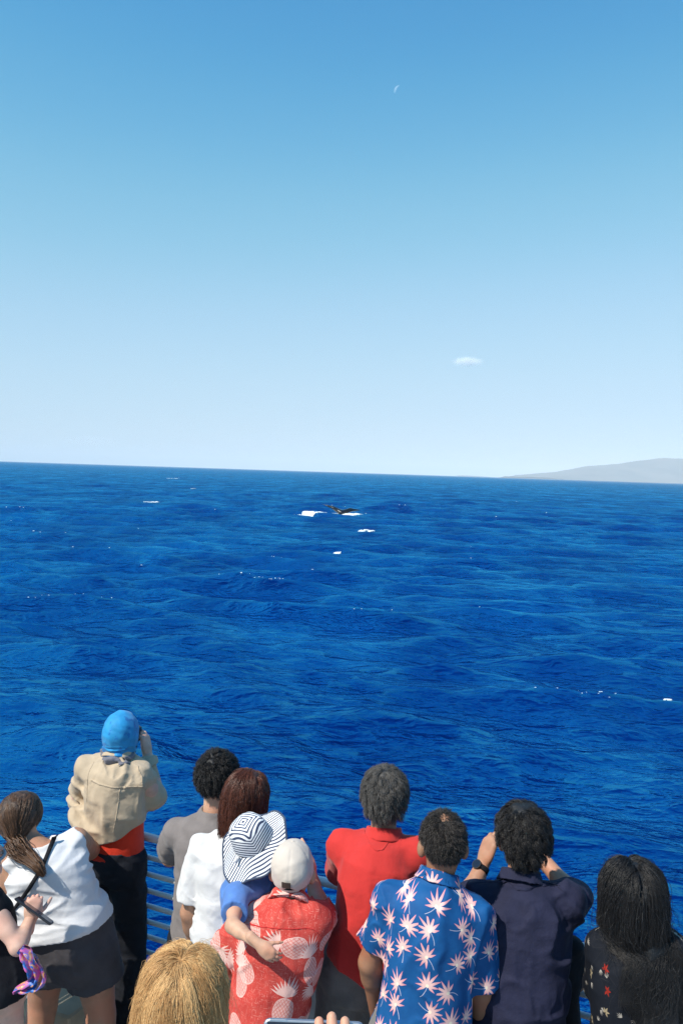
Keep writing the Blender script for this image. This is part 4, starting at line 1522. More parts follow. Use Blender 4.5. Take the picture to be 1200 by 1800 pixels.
# ================================================================== the people
# ---- person in the tan jacket with the blue head covering
def p_jacket():
    D = 4.36
    b = Body(yaw=12, pel=P(200, 1505, D), neck=P(205, 1334, D - .02), head=P(214, 1292, D + .03), hs=.93, hyaw=14, hpitch=4,
             sl=P(152, 1352, D), sr=P(246, 1362, D - .03), el=P(138, 1408, D + .14), wl=P(196, 1340, D + .30),
             er=P(274, 1400, D + .04), wr=P(259, 1324, D + .16), hip=(.148, .11), waist=(.14, .105), chest=(.155, .115), ear=0,
             arm=(.050, .042, .027), stance=.20,
             hands={'r': dict(dir=P(252, 1276, D + .19) - P(259, 1324, D + .16), palm=(-1, .25, 0), curl=(22, 38, 30), thumb=(30, 30)),
                    'l': dict(palm=(1, .2, 0), curl=(30, 40, 30))})
    root = person(b.pel[0], b.pel[1], 'person in a tan jacket and blue head covering raising a camera')
    make_body(b, root, SK_PALE)
    make_legwear(b, root, M_BLKPANT, 'trousers', .020, .98, top_t=.13, folds=[(31, .006, (5, 5, 9)), (32, .004, (9, 9, 14))], r_scale=.95)
    make_shoes(b, root, rubber)
    make_shirt(b, root, M_REDUNDER, 'undershirt', .010, .010, .03, (0, 0), folds=[(5, .003, (6, 6, 3))], h=.009, t1=.45, trap=.02)
    def extra(X, Y, Z, d):
        # the jacket billows out over the back and its tail blows to the left
        d = smin(d, ell(X, Y, Z, P(205, 1412, D - .07), np.array([b.latn, b.fwd, ZAX]), (.14, .085, .15)), .05)
        d = smin(d, ell(X, Y, Z, P(150, 1447, D - .02), np.array([nrm([.75, 0, -.55]), b.fwd, nrm([.55, 0, .75])]), (.11, .09, .045)), .05)
        return d
    def cutfn(X, Y, Z, d):
        # hem: low in the middle and left, rising to the right
        hem = P(170, 1478, D)[2] + (X - f32(P(170, 1478, D)[0])) * f32(.50) + .012 * wob(X, Y, Z, 12, 5)
        return np.maximum(d, hem - Z)
    j = make_shirt(b, root, M_TAN, 'jacket', .018, .026, -.1, (1.9, 1.86), (.062, .042), h=.006,
                   folds=[(41, .014, (4, 4, 2.2)), (42, .012, (2.5, 2.5, 6)), (43, .006, (9, 9, 5))], neck_r=.055, extra=extra, cutfn=cutfn, trap=.060)
    make_collar(b, j, M_TAN, .066, -.014, .030, .012, .006)
    seam(b, j, [P(152, 1382, D - .2), P(178, 1389, D - .22), P(206, 1393, D - .22), P(234, 1392, D - .2), P(250, 1388, D - .16)], M_TAN, .010, 60, .003)
    seam(b, j, [P(206, 1393, D - .22), P(203, 1420, D - .22), P(199, 1448, D - .22), P(195, 1470, D - .2)], M_TAN, .006)
    seam(b, j, [P(160, 1345, D - .1), P(150, 1365, D - .14), P(149, 1390, D - .14), P(152, 1410, D - .12)], M_TAN, .006)
    seam(b, j, [P(240, 1350, D - .1), P(248, 1372, D - .14), P(251, 1395, D - .14), P(250, 1415, D - .12)], M_TAN, .006)
    b.neck_r = .05
    # head covering, pulled over the whole head and gathered at the nape
    def buff(X, Y, Z):
        d = ell(X, Y, Z, b.hl(0, -.010, .018), b.hax, (.089, .110, .112))
        d = smin(d, rc(X, Y, Z, b.hl(0, -.01, -.03), b.hl(.0, -.028, -.140), .080, .074), .03)
        z = plane(X, Y, Z, b.head, b.hax[2])
        d = d + .0075 * np.sin(z * 230 + 2.5 * wob(X, Y, Z, 8, 9)) * np.clip((-z - .03) / .05, 0, 1) + .0016 * wob(X, Y, Z, 9, 18)
        return np.maximum(d, plane(X, Y, Z, b.hl(0, .060, .0), b.hax[1]))
    V, F = surface(buff, *grid_of([b.hl(x, y, z) for x in (-.11, .11) for y in (-.13, .09) for z in (-.22, .14)], .02, .0045))
    mesh_obj('head_covering', relax(V, F, 1), F, M_BLUEBUFF, root)
    c = b.neck + ZAX * .008 + b.fwd * .01
    def sc(X, Y, Z):
        x = plane(X, Y, Z, c, b.latn); y = plane(X, Y, Z, c, b.fwd); z = Z - f32(c[2])
        r = np.sqrt(x * x + y * y) - .070
        return np.sqrt(r * r + (z * .8) ** 2) - .021 + .007 * wob(X, Y, Z, 15, 13) + .003 * wob(X, Y, Z, 16, 34)
    V, F = surface(sc, *grid_of([c - .11, c + .11], .02, .005))
    mesh_obj('neck_scarf', relax(V, F, 1), F, M_SCARFGREY, root)
    # belt pouch hanging at the right hip
    q = P(243, 1512, D - .02)
    mb = MB(); mb.box(q, np.array([b.fwd, b.latn, ZAX]), (.045, .016, .055), .010); mb.build('pouch', black_plastic, root)
    # camera held up to the face
    cc = P(229, 1288, D + .18)
    ax = np.array([b.hax[0], b.hax[1], ZAX])
    cr = empty('camera', cc - ZAX * .04, 'small black camera held to the face by the person in the tan jacket', 'camera')
    mb = MB(); mb.box(cc, ax, (.060, .022, .040), .006); mb.build('camera_body', black_plastic, cr)
    mb = MB(); mb.tube([cc + ax[1] * .02, cc + ax[1] * .075], [.032, .030], 20); mb.build('lens', black_plastic, cr)
    mb = MB(); mb.box(cc + ZAX * .047, ax, (.018, .016, .008), .003); mb.build('viewfinder', black_plastic, cr)
    mb = MB(); mb.tube([cc + ax[0] * .058 + ZAX * .01, P(243, 1300, D + .10), P(240, 1312, D + .07), P(237, 1325, D + .05), P(228, 1330, D + .03)], .004, 6); mb.build('neck_strap', black_plastic, cr, True)
p_jacket()


# ---- woman in the white tank top, leaning right
def p_tank():
    D = 3.90
    b = Body(yaw=16, pyaw=10, pel=P(123, 1662, D), neck=P(72, 1492, D - .05), head=P(36, 1440, D + .04), hs=1.0, hyaw=20, hpitch=12, hroll=8,
             sl=P(28, 1508, D - .06), sr=P(134, 1478, D + .04), el=P(3, 1600, D - .02), wl=P(30, 1640, D + .2),
             er=P(158, 1494, D + .33), wr=P(176, 1476, D + .54), hip=(.208, .165), waist=(.188, .15), chest=(.178, .13),
             arm=(.056, .046, .030), leg=(.104, .066, .044), stance=.38, trap=.055)
    root = person(b.pel[0], b.pel[1], 'woman in a white tank top and grey shorts leaning over the rail')
    make_body(b, root, SK_TAN)
    make_legwear(b, root, M_SHORTS, 'shorts', .016, .205, flare=.020, top_t=.27, folds=[(51, .005, (5, 5, 7)), (52, .003, (10, 10, 6))], hip_e=.006, h=.007)
    make_shoes(b, root, rubber)
    def cutfn(X, Y, Z, d):
        for sh in (b.sl, b.sr):
            out = sh + nrm(sh - b.neck) * .045
            d = smax(d, -rc(X, Y, Z, out + ZAX * .10, out - ZAX * .07 - b.fwd * .0, .046, .056), .008)
        d = smax(d, -ell(X, Y, Z, b.neck + b.ax * .055, np.eye(3), (.055, .060, .030)), .008)
        hem = P(60, 1630, D)[2] + (X - f32(P(60, 1630, D)[0])) * f32(.20)
        return np.maximum(d, hem - Z)
    t = make_shirt(b, root, M_TANK, 'tank_top', .008, .010, -.2, (0, 0), h=.006, neck_r=.06, cutfn=cutfn, trap=.066,
                   tt=[0, .2, .32, .45, .7, 1], da=[.010, .012, .014, -.004, .0, 0], db=[.010, .014, .018, -.004, .0, 0],
                   folds=[(61, .008, (2.0, 1.4, 7)), (62, .005, (3, 3, 13))])
    def body_fn(X, Y, Z): return np.minimum(b.shirt_fn(X, Y, Z), b.skin_d(X, Y, Z))
    strap_on(body_fn, [P(88, 1484, D - .12), P(85, 1488, D - .16), P(80, 1490, D - .17), P(70, 1530, D - .19), P(52, 1562, D - .19), P(30, 1592, D - .16), P(14, 1610, D - .06)],
             (1, 0, .4), .018, .003, M_BLACK, 'bag_strap', root, .005)
    mb = MB(); mb.box(P(12, 1618, D - .02), np.array([b.latn, b.fwd, ZAX]), (.05, .03, .07), .012); mb.build('shoulder_bag', M_BLACK, root)
    # brown hair drawn back into a low tail
    cap = hair_cap(b, root, H_BROWN[1], .014, .003, 3, (.004, .004, .004), nape=.25)
    tie = np.array([.072, -.085, -.070])
    def guide(q, d, t, own, lk):
        to = tie + lk[own] * .02 - q; n = np.linalg.norm(to, axis=1)[:, None] + 1e-6
        far = (n > .03)
        return np.where(far, d * .45 + to / n * .8, np.array([.0, -.25, -1.0]) + d * .3)
    strands(b, cap, H_BROWN[0], 5200, (.15, .19), .12, .0, 0, 60, .02, .45, 160, 12, (.0008, .0006), 7, (.0, .25, .97), .012, guide=guide, layer=.006, hug=.004)
    # the tail itself
    r = np.random.RandomState(4); n = 420; K = 14
    p0 = b.hl(*tie); q1 = P(66, 1532, D - .20)
    path = np.array([p0 + b.hax[1] * .012, p0 + np.array([.006, -.035, .0]), p0 * .75 + q1 * .25 + np.array([0, -.03, .0]), p0 * .45 + q1 * .55, q1 + np.array([0, 0, .02]), q1 + np.array([.02, .0, -.012])])

    tt = np.linspace(0, len(path) - 1, K); i = np.clip(tt.astype(int), 0, len(path) - 2); f = (tt - i)[:, None]
    cen = path[i] * (1 - f) + path[i + 1] * f
    wid = np.interp(np.linspace(0, 1, K), [0, .25, .6, 1], [.016, .034, .026, .010])
    o = r.normal(size=(n, 1, 3)) * .55
    lockp = r.uniform(0, 6.28, (n, 1))
    W = cen[None] + o * wid[None, :, None]
    W[:, :, 0] += .007 * np.sin(np.linspace(0, 8, K)[None] + np.round(lockp)) ; W[:, :, 2] += .004 * np.cos(np.linspace(0, 9, K)[None] + np.round(lockp))
    curves_obj('ponytail', W, (.0017, .0008), H_BROWN[0], cap)
    mb = MB()
p_tank()


# ---- girl at the left edge
def p_girl():
    D = 3.42
    fl = .26
    b = Body(yaw=40, pel=P(-4, 1722, D), neck=P(-34, 1574, D - .01), head=P(-33, 1508, D), hs=.90, hyaw=40,
             sl=P(-66, 1588, D + .06), sr=P(-10, 1598, D - .06), el=P(-80, 1690, D + .1), wl=P(-60, 1700, D + .2),
             er=P(32, 1664, D - .12), wr=P(55, 1613, D - .01), hip=(.125, .10), waist=(.105, .085), chest=(.115, .09),
             arm=(.038, .032, .023), leg=(.072, .046, .031), stance=.14, floor=fl, neck_r=.040, trap=.038,
             hands={'r': dict(dir=P(60, 1590, D) - P(55, 1613, D - .01), palm=(-.25, 1, .1), curl=(62, 60, 40), thumb=(45, 40), size=.80)})
    root = person(b.pel[0], b.pel[1], 'girl in a black dress at the left edge holding a phone', fl)
    make_body(b, root, SK_PALE, .007)
    make_shirt(b, root, M_BLACK, 'dress', .012, .014, -.12, (0, 0), h=.008, trap=.042, neck_r=.05, tt=[-.4, 0, .4, 1], da=[.03, .018, 0, 0], db=[.03, .02, 0, 0], folds=[(71, .004, (7, 7, 3))])
    make_shoes(b, root, rubber)
    # patterned scarf knotted at the waist, its end hanging out behind
    rows = []
    path = [P(36, 1668, D - .16), P(46, 1684, D - .17), P(58, 1700, D - .18), P(68, 1716, D - .17), P(66, 1730, D - .17), P(48, 1738, D - .17), P(26, 1741, D - .16)]
    path = np.array(path); N = 40; M_ = 14
    tt = np.linspace(0, len(path) - 1, N); i = np.clip(tt.astype(int), 0, len(path) - 2); f = (tt - i)[:, None]
    c = path[i] * (1 - f) + path[i + 1] * f
    for _ in range(5): c[1:-1] = c[1:-1] * .5 + (c[:-2] + c[2:]) * .25
    T = np.gradient(c, axis=0); T /= np.linalg.norm(T, axis=1)[:, None]
    side = np.cross(T, [0, 1, 0]); side /= np.linalg.norm(side, axis=1)[:, None]
    wv = np.interp(np.linspace(0, 1, N), [0, .15, .5, .8, 1], [.018, .05, .062, .045, .008])
    V = []
    for k in range(N):
        for m in range(M_):
            a = m / (M_ - 1) * 2 - 1
            V.append(c[k] + side[k] * a * wv[k] * .55 + np.array([0, 1, 0]) * (.018 * math.sin(a * 7 + k * .25) + .008 * math.sin(a * 15 - k * .4)))
    V = np.array(V); n0 = len(V)
    off = np.array([0, .003, 0]); V = np.concatenate([V, V + off]); F = []
    for k in range(N - 1):
        for m in range(M_ - 1):
            q = (k * M_ + m, k * M_ + m + 1, (k + 1) * M_ + m + 1, (k + 1) * M_ + m); F.append(q); F.append(tuple(n0 + z for z in reversed(q)))
    for k in range(N - 1):
        for m in (0, M_ - 1): F.append((k * M_ + m, (k + 1) * M_ + m, n0 + (k + 1) * M_ + m, n0 + k * M_ + m))
    mesh_obj('scarf', V, F, M_SCARF, root)
    hat = hair_cap(b, root, M_HATBAND, .020, .001, 3, name='cap', fq=8)
    mb = MB(); mb.tube([b.hl(.099 * math.cos(a), -.012 + .116 * math.sin(a), .005) for a in np.linspace(0, 2 * math.pi, 41)[:-1]], .007, 8, True); mb.build('trim', plain('grey_trim', (.35, .35, .36), .7), hat, True)
    strands(b, root, H_BLOND[0], 700, (.10, .16), .2, 0, 0, 60, .3, .5, 60, 8, (.0011, .0006), 5, (0, 0, 1), .012, mask=lambda D_, r: D_[:, 2] < .1, name='hair')
    # step she stands on
    st = empty('step', (b.pel[0], b.pel[1], 0), 'low grey step under the girl at the left edge', 'step')
    mb = MB(); mb.box((b.pel[0] - .02, b.pel[1] + .02, fl - .02), BOAT, (.24, .20, .018), .006); mb.build('tread', locker_paint, st)
    for sx in (-1, 1): mb = MB(); mb.box(np.array([b.pel[0] - .02, b.pel[1] + .02, (fl - .04) / 2]) + RDIR * sx * .2, BOAT, (.015, .18, (fl - .042) / 2 - .001), .004); mb.build('side_panel', locker_paint, st)
    # phone
    a0 = P(29, 1578, D - .03); a1 = P(92, 1624, D - .05)
    u = nrm(a1 - a0); w_ = nrm(np.array([.1, -.93, .35]) - u * np.dot([.1, -.93, .35], u)); nv = np.cross(u, w_)
    ph = empty('phone', (a0 + a1) / 2, 'slim dark phone in the pale hand of the girl at left', 'phone')
    c = (a0 + a1) / 2
    mb = MB(); mb.box(c, np.array([u, w_, nv]), (np.linalg.norm(a1 - a0) / 2, .030, .0045), .003); mb.build('phone_body', black_plastic, ph)
    mb = MB(); mb.box(c - nv * .0052, np.array([u, w_, nv]), (np.linalg.norm(a1 - a0) / 2 - .004, .027, .0006)); mb.build('screen', glass, ph)
p_girl()


# ---- man in the grey T-shirt
def p_grey():
    D = 4.02
    b = Body(yaw=14, pel=P(362, 1650, D - .05), neck=P(372, 1437, D - .04), head=P(383, 1368, D + .02), hs=1.02, hyaw=22, hpitch=6,
             sl=P(312, 1462, D), sr=P(430, 1464, D - .08), el=P(299, 1508, D + .20), wl=P(352, 1494, D + .36),
             er=P(450, 1530, D + .1), wr=P(420, 1535, D + .3), hip=(.150, .115), waist=(.142, .11), chest=(.158, .118), stance=.22)
    root = person(b.pel[0], b.pel[1], 'man in a grey T-shirt with short curly black hair leaning on the rail')
    make_body(b, root, SK_LIGHT)
    make_legwear(b, root, M_BLKPANT, 'shorts', .024, .46, flare=.012, top_t=.12, folds=[(81, .005, (6, 6, 4))])
    make_shoes(b, root, rubber)
    make_shirt(b, root, M_GREYTEE, 'shirt', .018, .022, -.02, (.70, .70), (.066, .078), folds=[(82, .009, (5, 5, 2.6)), (83, .006, (5, 5, 9))], neck_r=.060)
    cap = hair_cap(b, root, H_BLACK[1], .012, .005, 5, (.0, .0, .006), fq=24)
    strands(b, cap, H_BLACK[0], 11000, (.018, .030), .50, .3, .0035, 170, .05, .42, 520, 9, (.0006, .0003), 11, off=.010, hug=.009, ears=True)
p_grey()


# ---- woman in the white T-shirt
def p_white():
    D = 3.74
    b = Body(yaw=8, pel=P(402, 1672, D - .04), neck=P(416, 1466, D - .03), head=P(433, 1402, D), hs=.97, hyaw=24, hpitch=2, hroll=6,
             sl=P(358, 1488, D - .02), sr=P(470, 1490, D - .04), el=P(333, 1604, D), wl=P(346, 1690, D + .12),
             er=P(490, 1590, D + .05), wr=P(470, 1600, D + .25), hip=(.160, .115), waist=(.135, .10), chest=(.150, .112),
             arm=(.046, .038, .026), stance=.18)
    root = person(b.pel[0], b.pel[1], 'woman in a white T-shirt with reddish brown hair')
    make_body(b, root, SK_TAN)
    make_legwear(b, root, M_JEANS, 'jeans', .010, .97, top_t=.16, folds=[(91, .003, (8, 8, 10))])
    make_shoes(b, root, rubber)
    make_shirt(b, root, M_WHITE, 'shirt', .020, .026, .10, (.78, .70), (.060, .080), folds=[(92, .013, (5, 5, 1.8)), (93, .006, (7, 7, 7))], neck_r=.060, k_sl=.016,
               tt=[0, .15, .4, 1], da=[.0, .010, .008, 0], db=[0, .012, .012, 0])
    def ex(X, Y, Z, d):
        return smin(d, rc(X, Y, Z, b.hl(0, -.02, .0), b.hl(-.012, -.035, -.10), .088, .066), .03)
    cap = hair_cap(b, root, H_RED[1], .014, .003, 6, (.006, .006, .004), extra=ex, nape=1.2)
    strands(b, cap, H_RED[0], 7500, (.16, .215), .08, .0, .002, 40, .22, .35, 170, 14, (.0007, .0004), 21, (.02, .1, .99), .014, layer=.010, hug=.004, flow=lambda D_, p: D_ * (1.4, .6, .2) + np.array([0, -.4, -.8]))
p_white()


# ---- man with the cap and the pineapple shirt
def p_capman():
    D = 3.26
    b = Body(yaw=6, pel=P(462, 1830, D - .06), neck=P(507, 1586, D - .03), head=P(514, 1530, D + .03), hs=.96, hyaw=4, hpitch=-2,
             sl=P(430, 1618, D), sr=P(556, 1620, D - .05), el=P(388, 1698, D + .05), wl=P(452, 1712, D + .24),
             er=P(564, 1604, D + .22), wr=P(545, 1536, D + .36), hip=(.142, .12), waist=(.138, .116), chest=(.150, .115), stance=.24,
             arm=(.048, .041, .027), ear=1.25,
             hands={'r': dict(dir=P(525, 1490, D + .42) - P(545, 1536, D + .36), palm=(-.6, .8, 0), curl=(60, 70, 40), index=(3, 4, 3), thumb=(30, 40))})
    root = person(b.pel[0], b.pel[1], 'man in a beige cap and red pineapple print shirt carrying the toddler')
    make_body(b, root, SK_LIGHT)
    make_legwear(b, root, M_KHAKI, 'shorts', .022, .45, flare=.01, top_t=.1)
    make_shoes(b, root, rubber)
    s = make_shirt(b, root, M_PINE, 'shirt', .014, .022, -.06, (.72, .60), (.062, .074), folds=[(101, .011, (5, 5, 1.6)), (102, .005, (6, 6, 8))], neck_r=.060,
                   tt=[-.1, .3, .6, 1], da=[.004, .0, .0, 0], db=[.02, .012, .0, 0], h=.0055)
    make_collar(b, s, M_PINE, .062, -.018, .024, .016)
    seam(b, s, [P(434, 1648, D - .2), P(470, 1655, D - .24), P(510, 1657, D - .24), P(550, 1652, D - .2), P(562, 1648, D - .14)], M_POLO, .004)
    # close-cropped hair below the cap
    hair_cap(b, root, H_DARK[1], .0025, .0006, 7, name='hair')
    # the cap: six-panel crown, strap opening with a dark tab, peak in front
    cz = -.012
    def crown(X, Y, Z):
        d = ell(X, Y, Z, b.hl(0, -.012, .022), b.hax, (.086 * .97, .108 * .97, .107 * .97))
        z = plane(X, Y, Z, b.hl(0, 0, cz), b.hax[2]); x = plane(X, Y, Z, b.head, b.hax[0]); y = plane(X, Y, Z, b.hl(0, -.012, 0), b.hax[1])
        a = np.arctan2(x, y)
        seam = np.abs(((a / f32(math.pi / 3) + .5) % 1) - .5)
        d = d + .0022 * np.exp(-(seam * 22) ** 2) + .0012 * wob(X, Y, Z, 17, 12)
        low = -.020 - .006 * np.clip(-y / .1, 0, 1)
        d = smax(d, low - z, .004)
        back = np.sqrt(x * x + (z + .030) ** 2) - .024
        return smax(d, -np.where(y < 0, back, 1).astype(f32), .003)
    V, F = surface(crown, *grid_of([b.hl(x, y, z) for x in (-.1, .1) for y in (-.13, .11) for z in (-.09, .14)], .01, .0042))
    cp = mesh_obj('cap', relax(V, F, 1), F, M_CAP, root)
    V, F = uv_ball(b.hl(0, -.012, .128), (.008, .008, .005), b.hax, 12, 8); mesh_obj('button', V, F, M_CAP, cp)
    def band(x0, x1, z0, z1, mat, nm, rr=.112):
        V = []; n = 14
        for i in range(n + 1):
            x = x0 + (x1 - x0) * i / n
            for z in (z0, z1):
                for r_ in (rr, rr + .003):
                    yy = -.012 - (.1055 + r_ - .106) * math.sqrt(max(.05, 1 - (x / .084) ** 2 - ((z - .022) / .106) ** 2))
                    V.append(b.hl(x, yy, z))
        F = []
        for i in range(n):
            q = i * 4; w = q + 4
            F += [(q, w, w + 2, q + 2), (q + 1, q + 3, w + 3, w + 1), (q, q + 1, w + 1, w), (q + 2, w + 2, w + 3, q + 3)]
        F += [(0, 2, 3, 1), (n * 4, n * 4 + 1, n * 4 + 3, n * 4 + 2)]
        return mesh_obj(nm, V, F, mat, cp, smooth=False)
    band(-.040, .040, -.042, -.028, M_CAP, 'strap', .1065)
    band(-.028, .008, -.014, .012, plain('dark_brown_tab', (.045, .035, .028), .6), 'tab', .1130)
    V = []; n = 20
    for i in range(n + 1):
        a = -1.15 + 2.3 * i / n
        for k in range(6):
            r_ = k / 5
            x = math.sin(a) * (.080 + .012 * r_); y = -.012 + math.cos(a) * .100 + r_ * .075 * math.cos(a * .9)
            for dz in (0, .004): V.append(b.hl(x, y, -.012 - .25 * r_ * .05 - .18 * abs(math.sin(a)) * .08 + dz))
    F = []
    for i in range(n):
        for k in range(5):
            q = (i * 6 + k) * 2; w = q + 12
            F += [(q, q + 2, w + 2, w), (q + 1, w + 1, w + 3, q + 3)]
        q = (i * 6 + 5) * 2; F.append((q, q + 1, q + 13, q + 12))
    mesh_obj('peak', V, F, M_CAP, cp)
    return b
CAPMAN = p_capman()


# ---- toddler on his arm, in the striped sun hat
def p_toddler():
    D = 3.36
    lat = np.array([math.cos(.3), -math.sin(.3), 0])
    pel = P(438, 1668, D + .10)
    legs = []
    for sg, kx, kd in ((-1, 392, .10), (1, 484, .22)):
        hj = pel + lat * sg * .05
        kn = P(kx, 1690, D + kd + .05); an = kn + np.array([.02 * sg, .03, -.17])
        legs.append((hj, kn, an, nrm([.2, 1, 0])))
    b = Body(yaw=18, pel=pel, neck=P(442, 1540, D), head=P(448, 1482, D + .03), hs=.86, hyaw=25, hpitch=12, hroll=-4,
             sl=P(416, 1574, D - .10), sr=P(472, 1580, D + .04), el=P(409, 1627, D - .28), wl=P(459, 1663, D - .39),
             er=P(488, 1620, D + .1), wr=P(470, 1640, D + .2), hip=(.098, .085), waist=(.095, .08), chest=(.100, .082),
             arm=(.030, .025, .0185), leg=(.056, .040, .030), neck_r=.036, trap=.034, floor=pel[2] - .36, legs=legs,
             hands={'l': dict(dir=P(481, 1683, D - .41) - P(459, 1663, D - .39), palm=(.1, 1, -.1), curl=(20, 30, 25), thumb=(40, 20), size=.58, h=.0027)})
    root = person(b.pel[0], b.pel[1], 'toddler in a striped sun hat with one arm round the man carrying it', pel[2])
    make_body(b, root, SK_LIGHT, .006)
    make_shirt(b, root, M_KIDBLUE, 'shirt', .012, .014, -.05, (.62, .62), (.044, .054), h=.005, trap=.040, neck_r=.042, folds=[(111, .004, (9, 9, 6))])
    make_legwear(b, root, M_KIDBLUE, 'shorts', .014, .34, top_t=.1, h=.007)
    # hat: crown and a wide floppy brim, bound at the edge
    up = nrm(RIGHT * -.36 + np.array([0, 0, 1.0]) * .84 + np.array([0, -1.0, 0]) * .34)
    xr = nrm(RIGHT - up * np.dot(RIGHT, up)); yf = np.cross(up, xr)
    c = b.hl(0, -.01, .030)
    b.hax = np.array([xr, yf, up]); c = b.head + up * .028
    prof = [(0, .094), (.02, .0935), (.044, .090), (.062, .081), (.073, .064), (.079, .040), (.083, .014), (.086, -.010)]
    brim = [(.0865, -.010), (.100, -.016), (.118, -.024), (.130, -.029), (.141, -.034), (.150, -.038), (.1525, -.0395)]
    def ring(pf, nm, mat, th, crown):
        n = 72; V = []; UV = []
        for sd in (0, 1):
            for k, (r_, z) in enumerate(pf):
                for i in range(n):
                    a = 2 * math.pi * i / n
                    bk = math.cos(a - 4.15)                          # the flap that falls over the nape
                    rr_ = r_
                    zz = z - sd * th
                    if not crown:
                        f = (r_ - .083) / .070
                        rr_ = r_ * (1 + .10 * f * max(0, bk)) * (1 - .05 * f * abs(math.sin(a - 4.15)))
                        zz += f * (.016 * math.sin(3 * a + .6) + .008 * math.sin(7 * a + 1.0)) - f * .045 * max(0, bk) ** 1.5 + f * .030 * max(0, -bk) + .012 * f * abs(math.sin(a - 4.15))
                    else:
                        sq = 1 + .035 * math.cos(4 * a)
                        rr_ = r_ * sq * (1 + .012 * math.sin(5 * a + k))
                    x, y = rr_ * math.cos(a), rr_ * math.sin(a)
                    V.append(c + xr * x + yf * y + up * zz)
                    if crown:
                        ca, sa = math.cos(a + .45), math.sin(a + .45)
                        UV.append((x, y, max(abs(rr_ * ca), abs(rr_ * sa)) + max(0, .062 - z) * .95))
                    else: UV.append((x, y, x * -.35 + y * .94 + .5))
        m = len(pf); F = []
        for sd in (0, 1):
            o = sd * m * n
            for k in range(m - 1):
                for i in range(n):
                    j = (i + 1) % n
                    q = (o + k * n + i, o + (k + 1) * n + i, o + (k + 1) * n + j, o + k * n + j)
                    F.append(q if not sd else q[::-1])
        for i in range(n):
            j = (i + 1) % n; k = (m - 1) * n
            F.append((k + i, m * n + k + i, m * n + k + j, k + j))
        return V, F, UV, n, m
    hat = empty('sun_hat', c - up * .05); put_under(hat, root)
    V, F, UV, n, m = ring(prof, 'crown', M_STRIPE, .003, True); mesh_obj('crown', V, np.array(F), M_STRIPE, hat, attrs={'cloth_uv': UV})
    V, F, UV, n, m = ring(brim, 'brim', M_STRIPE, .003, False); mesh_obj('brim', V, np.array(F), M_STRIPE, hat, attrs={'cloth_uv': UV})
    edge = [np.array(V[(m - 1) * n + i]) for i in range(n)]
    mb = MB(); mb.tube(edge, .0042, 8, True); mb.build('binding', M_HATBAND, hat, True)
    mb = MB()
    for q in ((-.050, -.070), (-.056, -.076)): mb.tube([c + xr * q[0] * 1.05 + yf * q[1] * 1.05 - up * .004, c + xr * q[0] * 1.22 + yf * q[1] * 1.22 - up * .010], .006, 8)
    mb.build('toggle', plain('pale_toggle', (.6, .6, .62), .4), hat, True)
p_toddler()


# ---- fair-haired person in front
def p_blond():
    D = 1.90
    b = Body(yaw=4, pel=P(330, 2240, D), neck=P(325, 1858, D - .02), head=P(322, 1764, D + .02), hs=1.0, hyaw=6, hpitch=10,
             sl=P(190, 1880, D), sr=P(450, 1880, D), el=P(160, 2080, D), wl=P(200, 2120, D + .2), er=P(480, 2080, D), wr=P(450, 2120, D + .2),
             hip=(.155, .11), waist=(.135, .10), chest=(.148, .11), arm=(.044, .037, .025), floor=.203, stance=.18)
    root = person(b.pel[0], b.pel[1], 'fair-haired person in front seen from above the crown of the head', .203)
    make_body(b, root, SK_PALE)
    make_legwear(b, root, M_SHORTS, 'trousers', .012, .97, top_t=.14)
    make_shoes(b, root, rubber)
    make_shirt(b, root, M_ORANGE, 'shirt', .016, .018, -.04, (.7, .7), (.062, .070), folds=[(121, .005, (5, 5, 3))], h=.009)
    def ex(X, Y, Z, d):
        return smin(d, rc(X, Y, Z, b.hl(0, -.012, .0), b.hl(0, -.020, -.12), .086, .072), .03)
    cap = hair_cap(b, root, H_BLOND[1], .012, .0025, 9, (.004, .006, .0), extra=ex, nape=1.4, h=.0045)
    cw = nrm((.03, -.42, .90))
    def flow(D_, p):
        rad_v = D_ - cw
        rad_v = rad_v / (np.linalg.norm(rad_v, axis=1)[:, None] + 1e-6)
        side = np.sign(D_[:, 0] - .05)
        front = (D_[:, 1] > -.35)[:, None]
        return np.where(front, np.stack([side * 1.2, -.10 + 0 * side, -.5 + 0 * side], 1) * .8 + rad_v * .5, rad_v + np.array([0, 0, -.25]))
    strands(b, cap, H_BLOND[0], 38000, (.14, .23), .16, .12, .005, 26, .16, .55, 170, 14, (.00032, .00022), 31, cw, .012, flow=flow, layer=.014, frizz=.004, hug=.003)
    strands(b, cap, H_BLOND[0], 90, (.08, .15), .25, 0, .004, 30, .2, .1, 30, 12, (.0003, .0002), 32, cw, .018, flow=flow, layer=.012, frizz=.012, hug=.014, name='flyaway_hair')
p_blond()


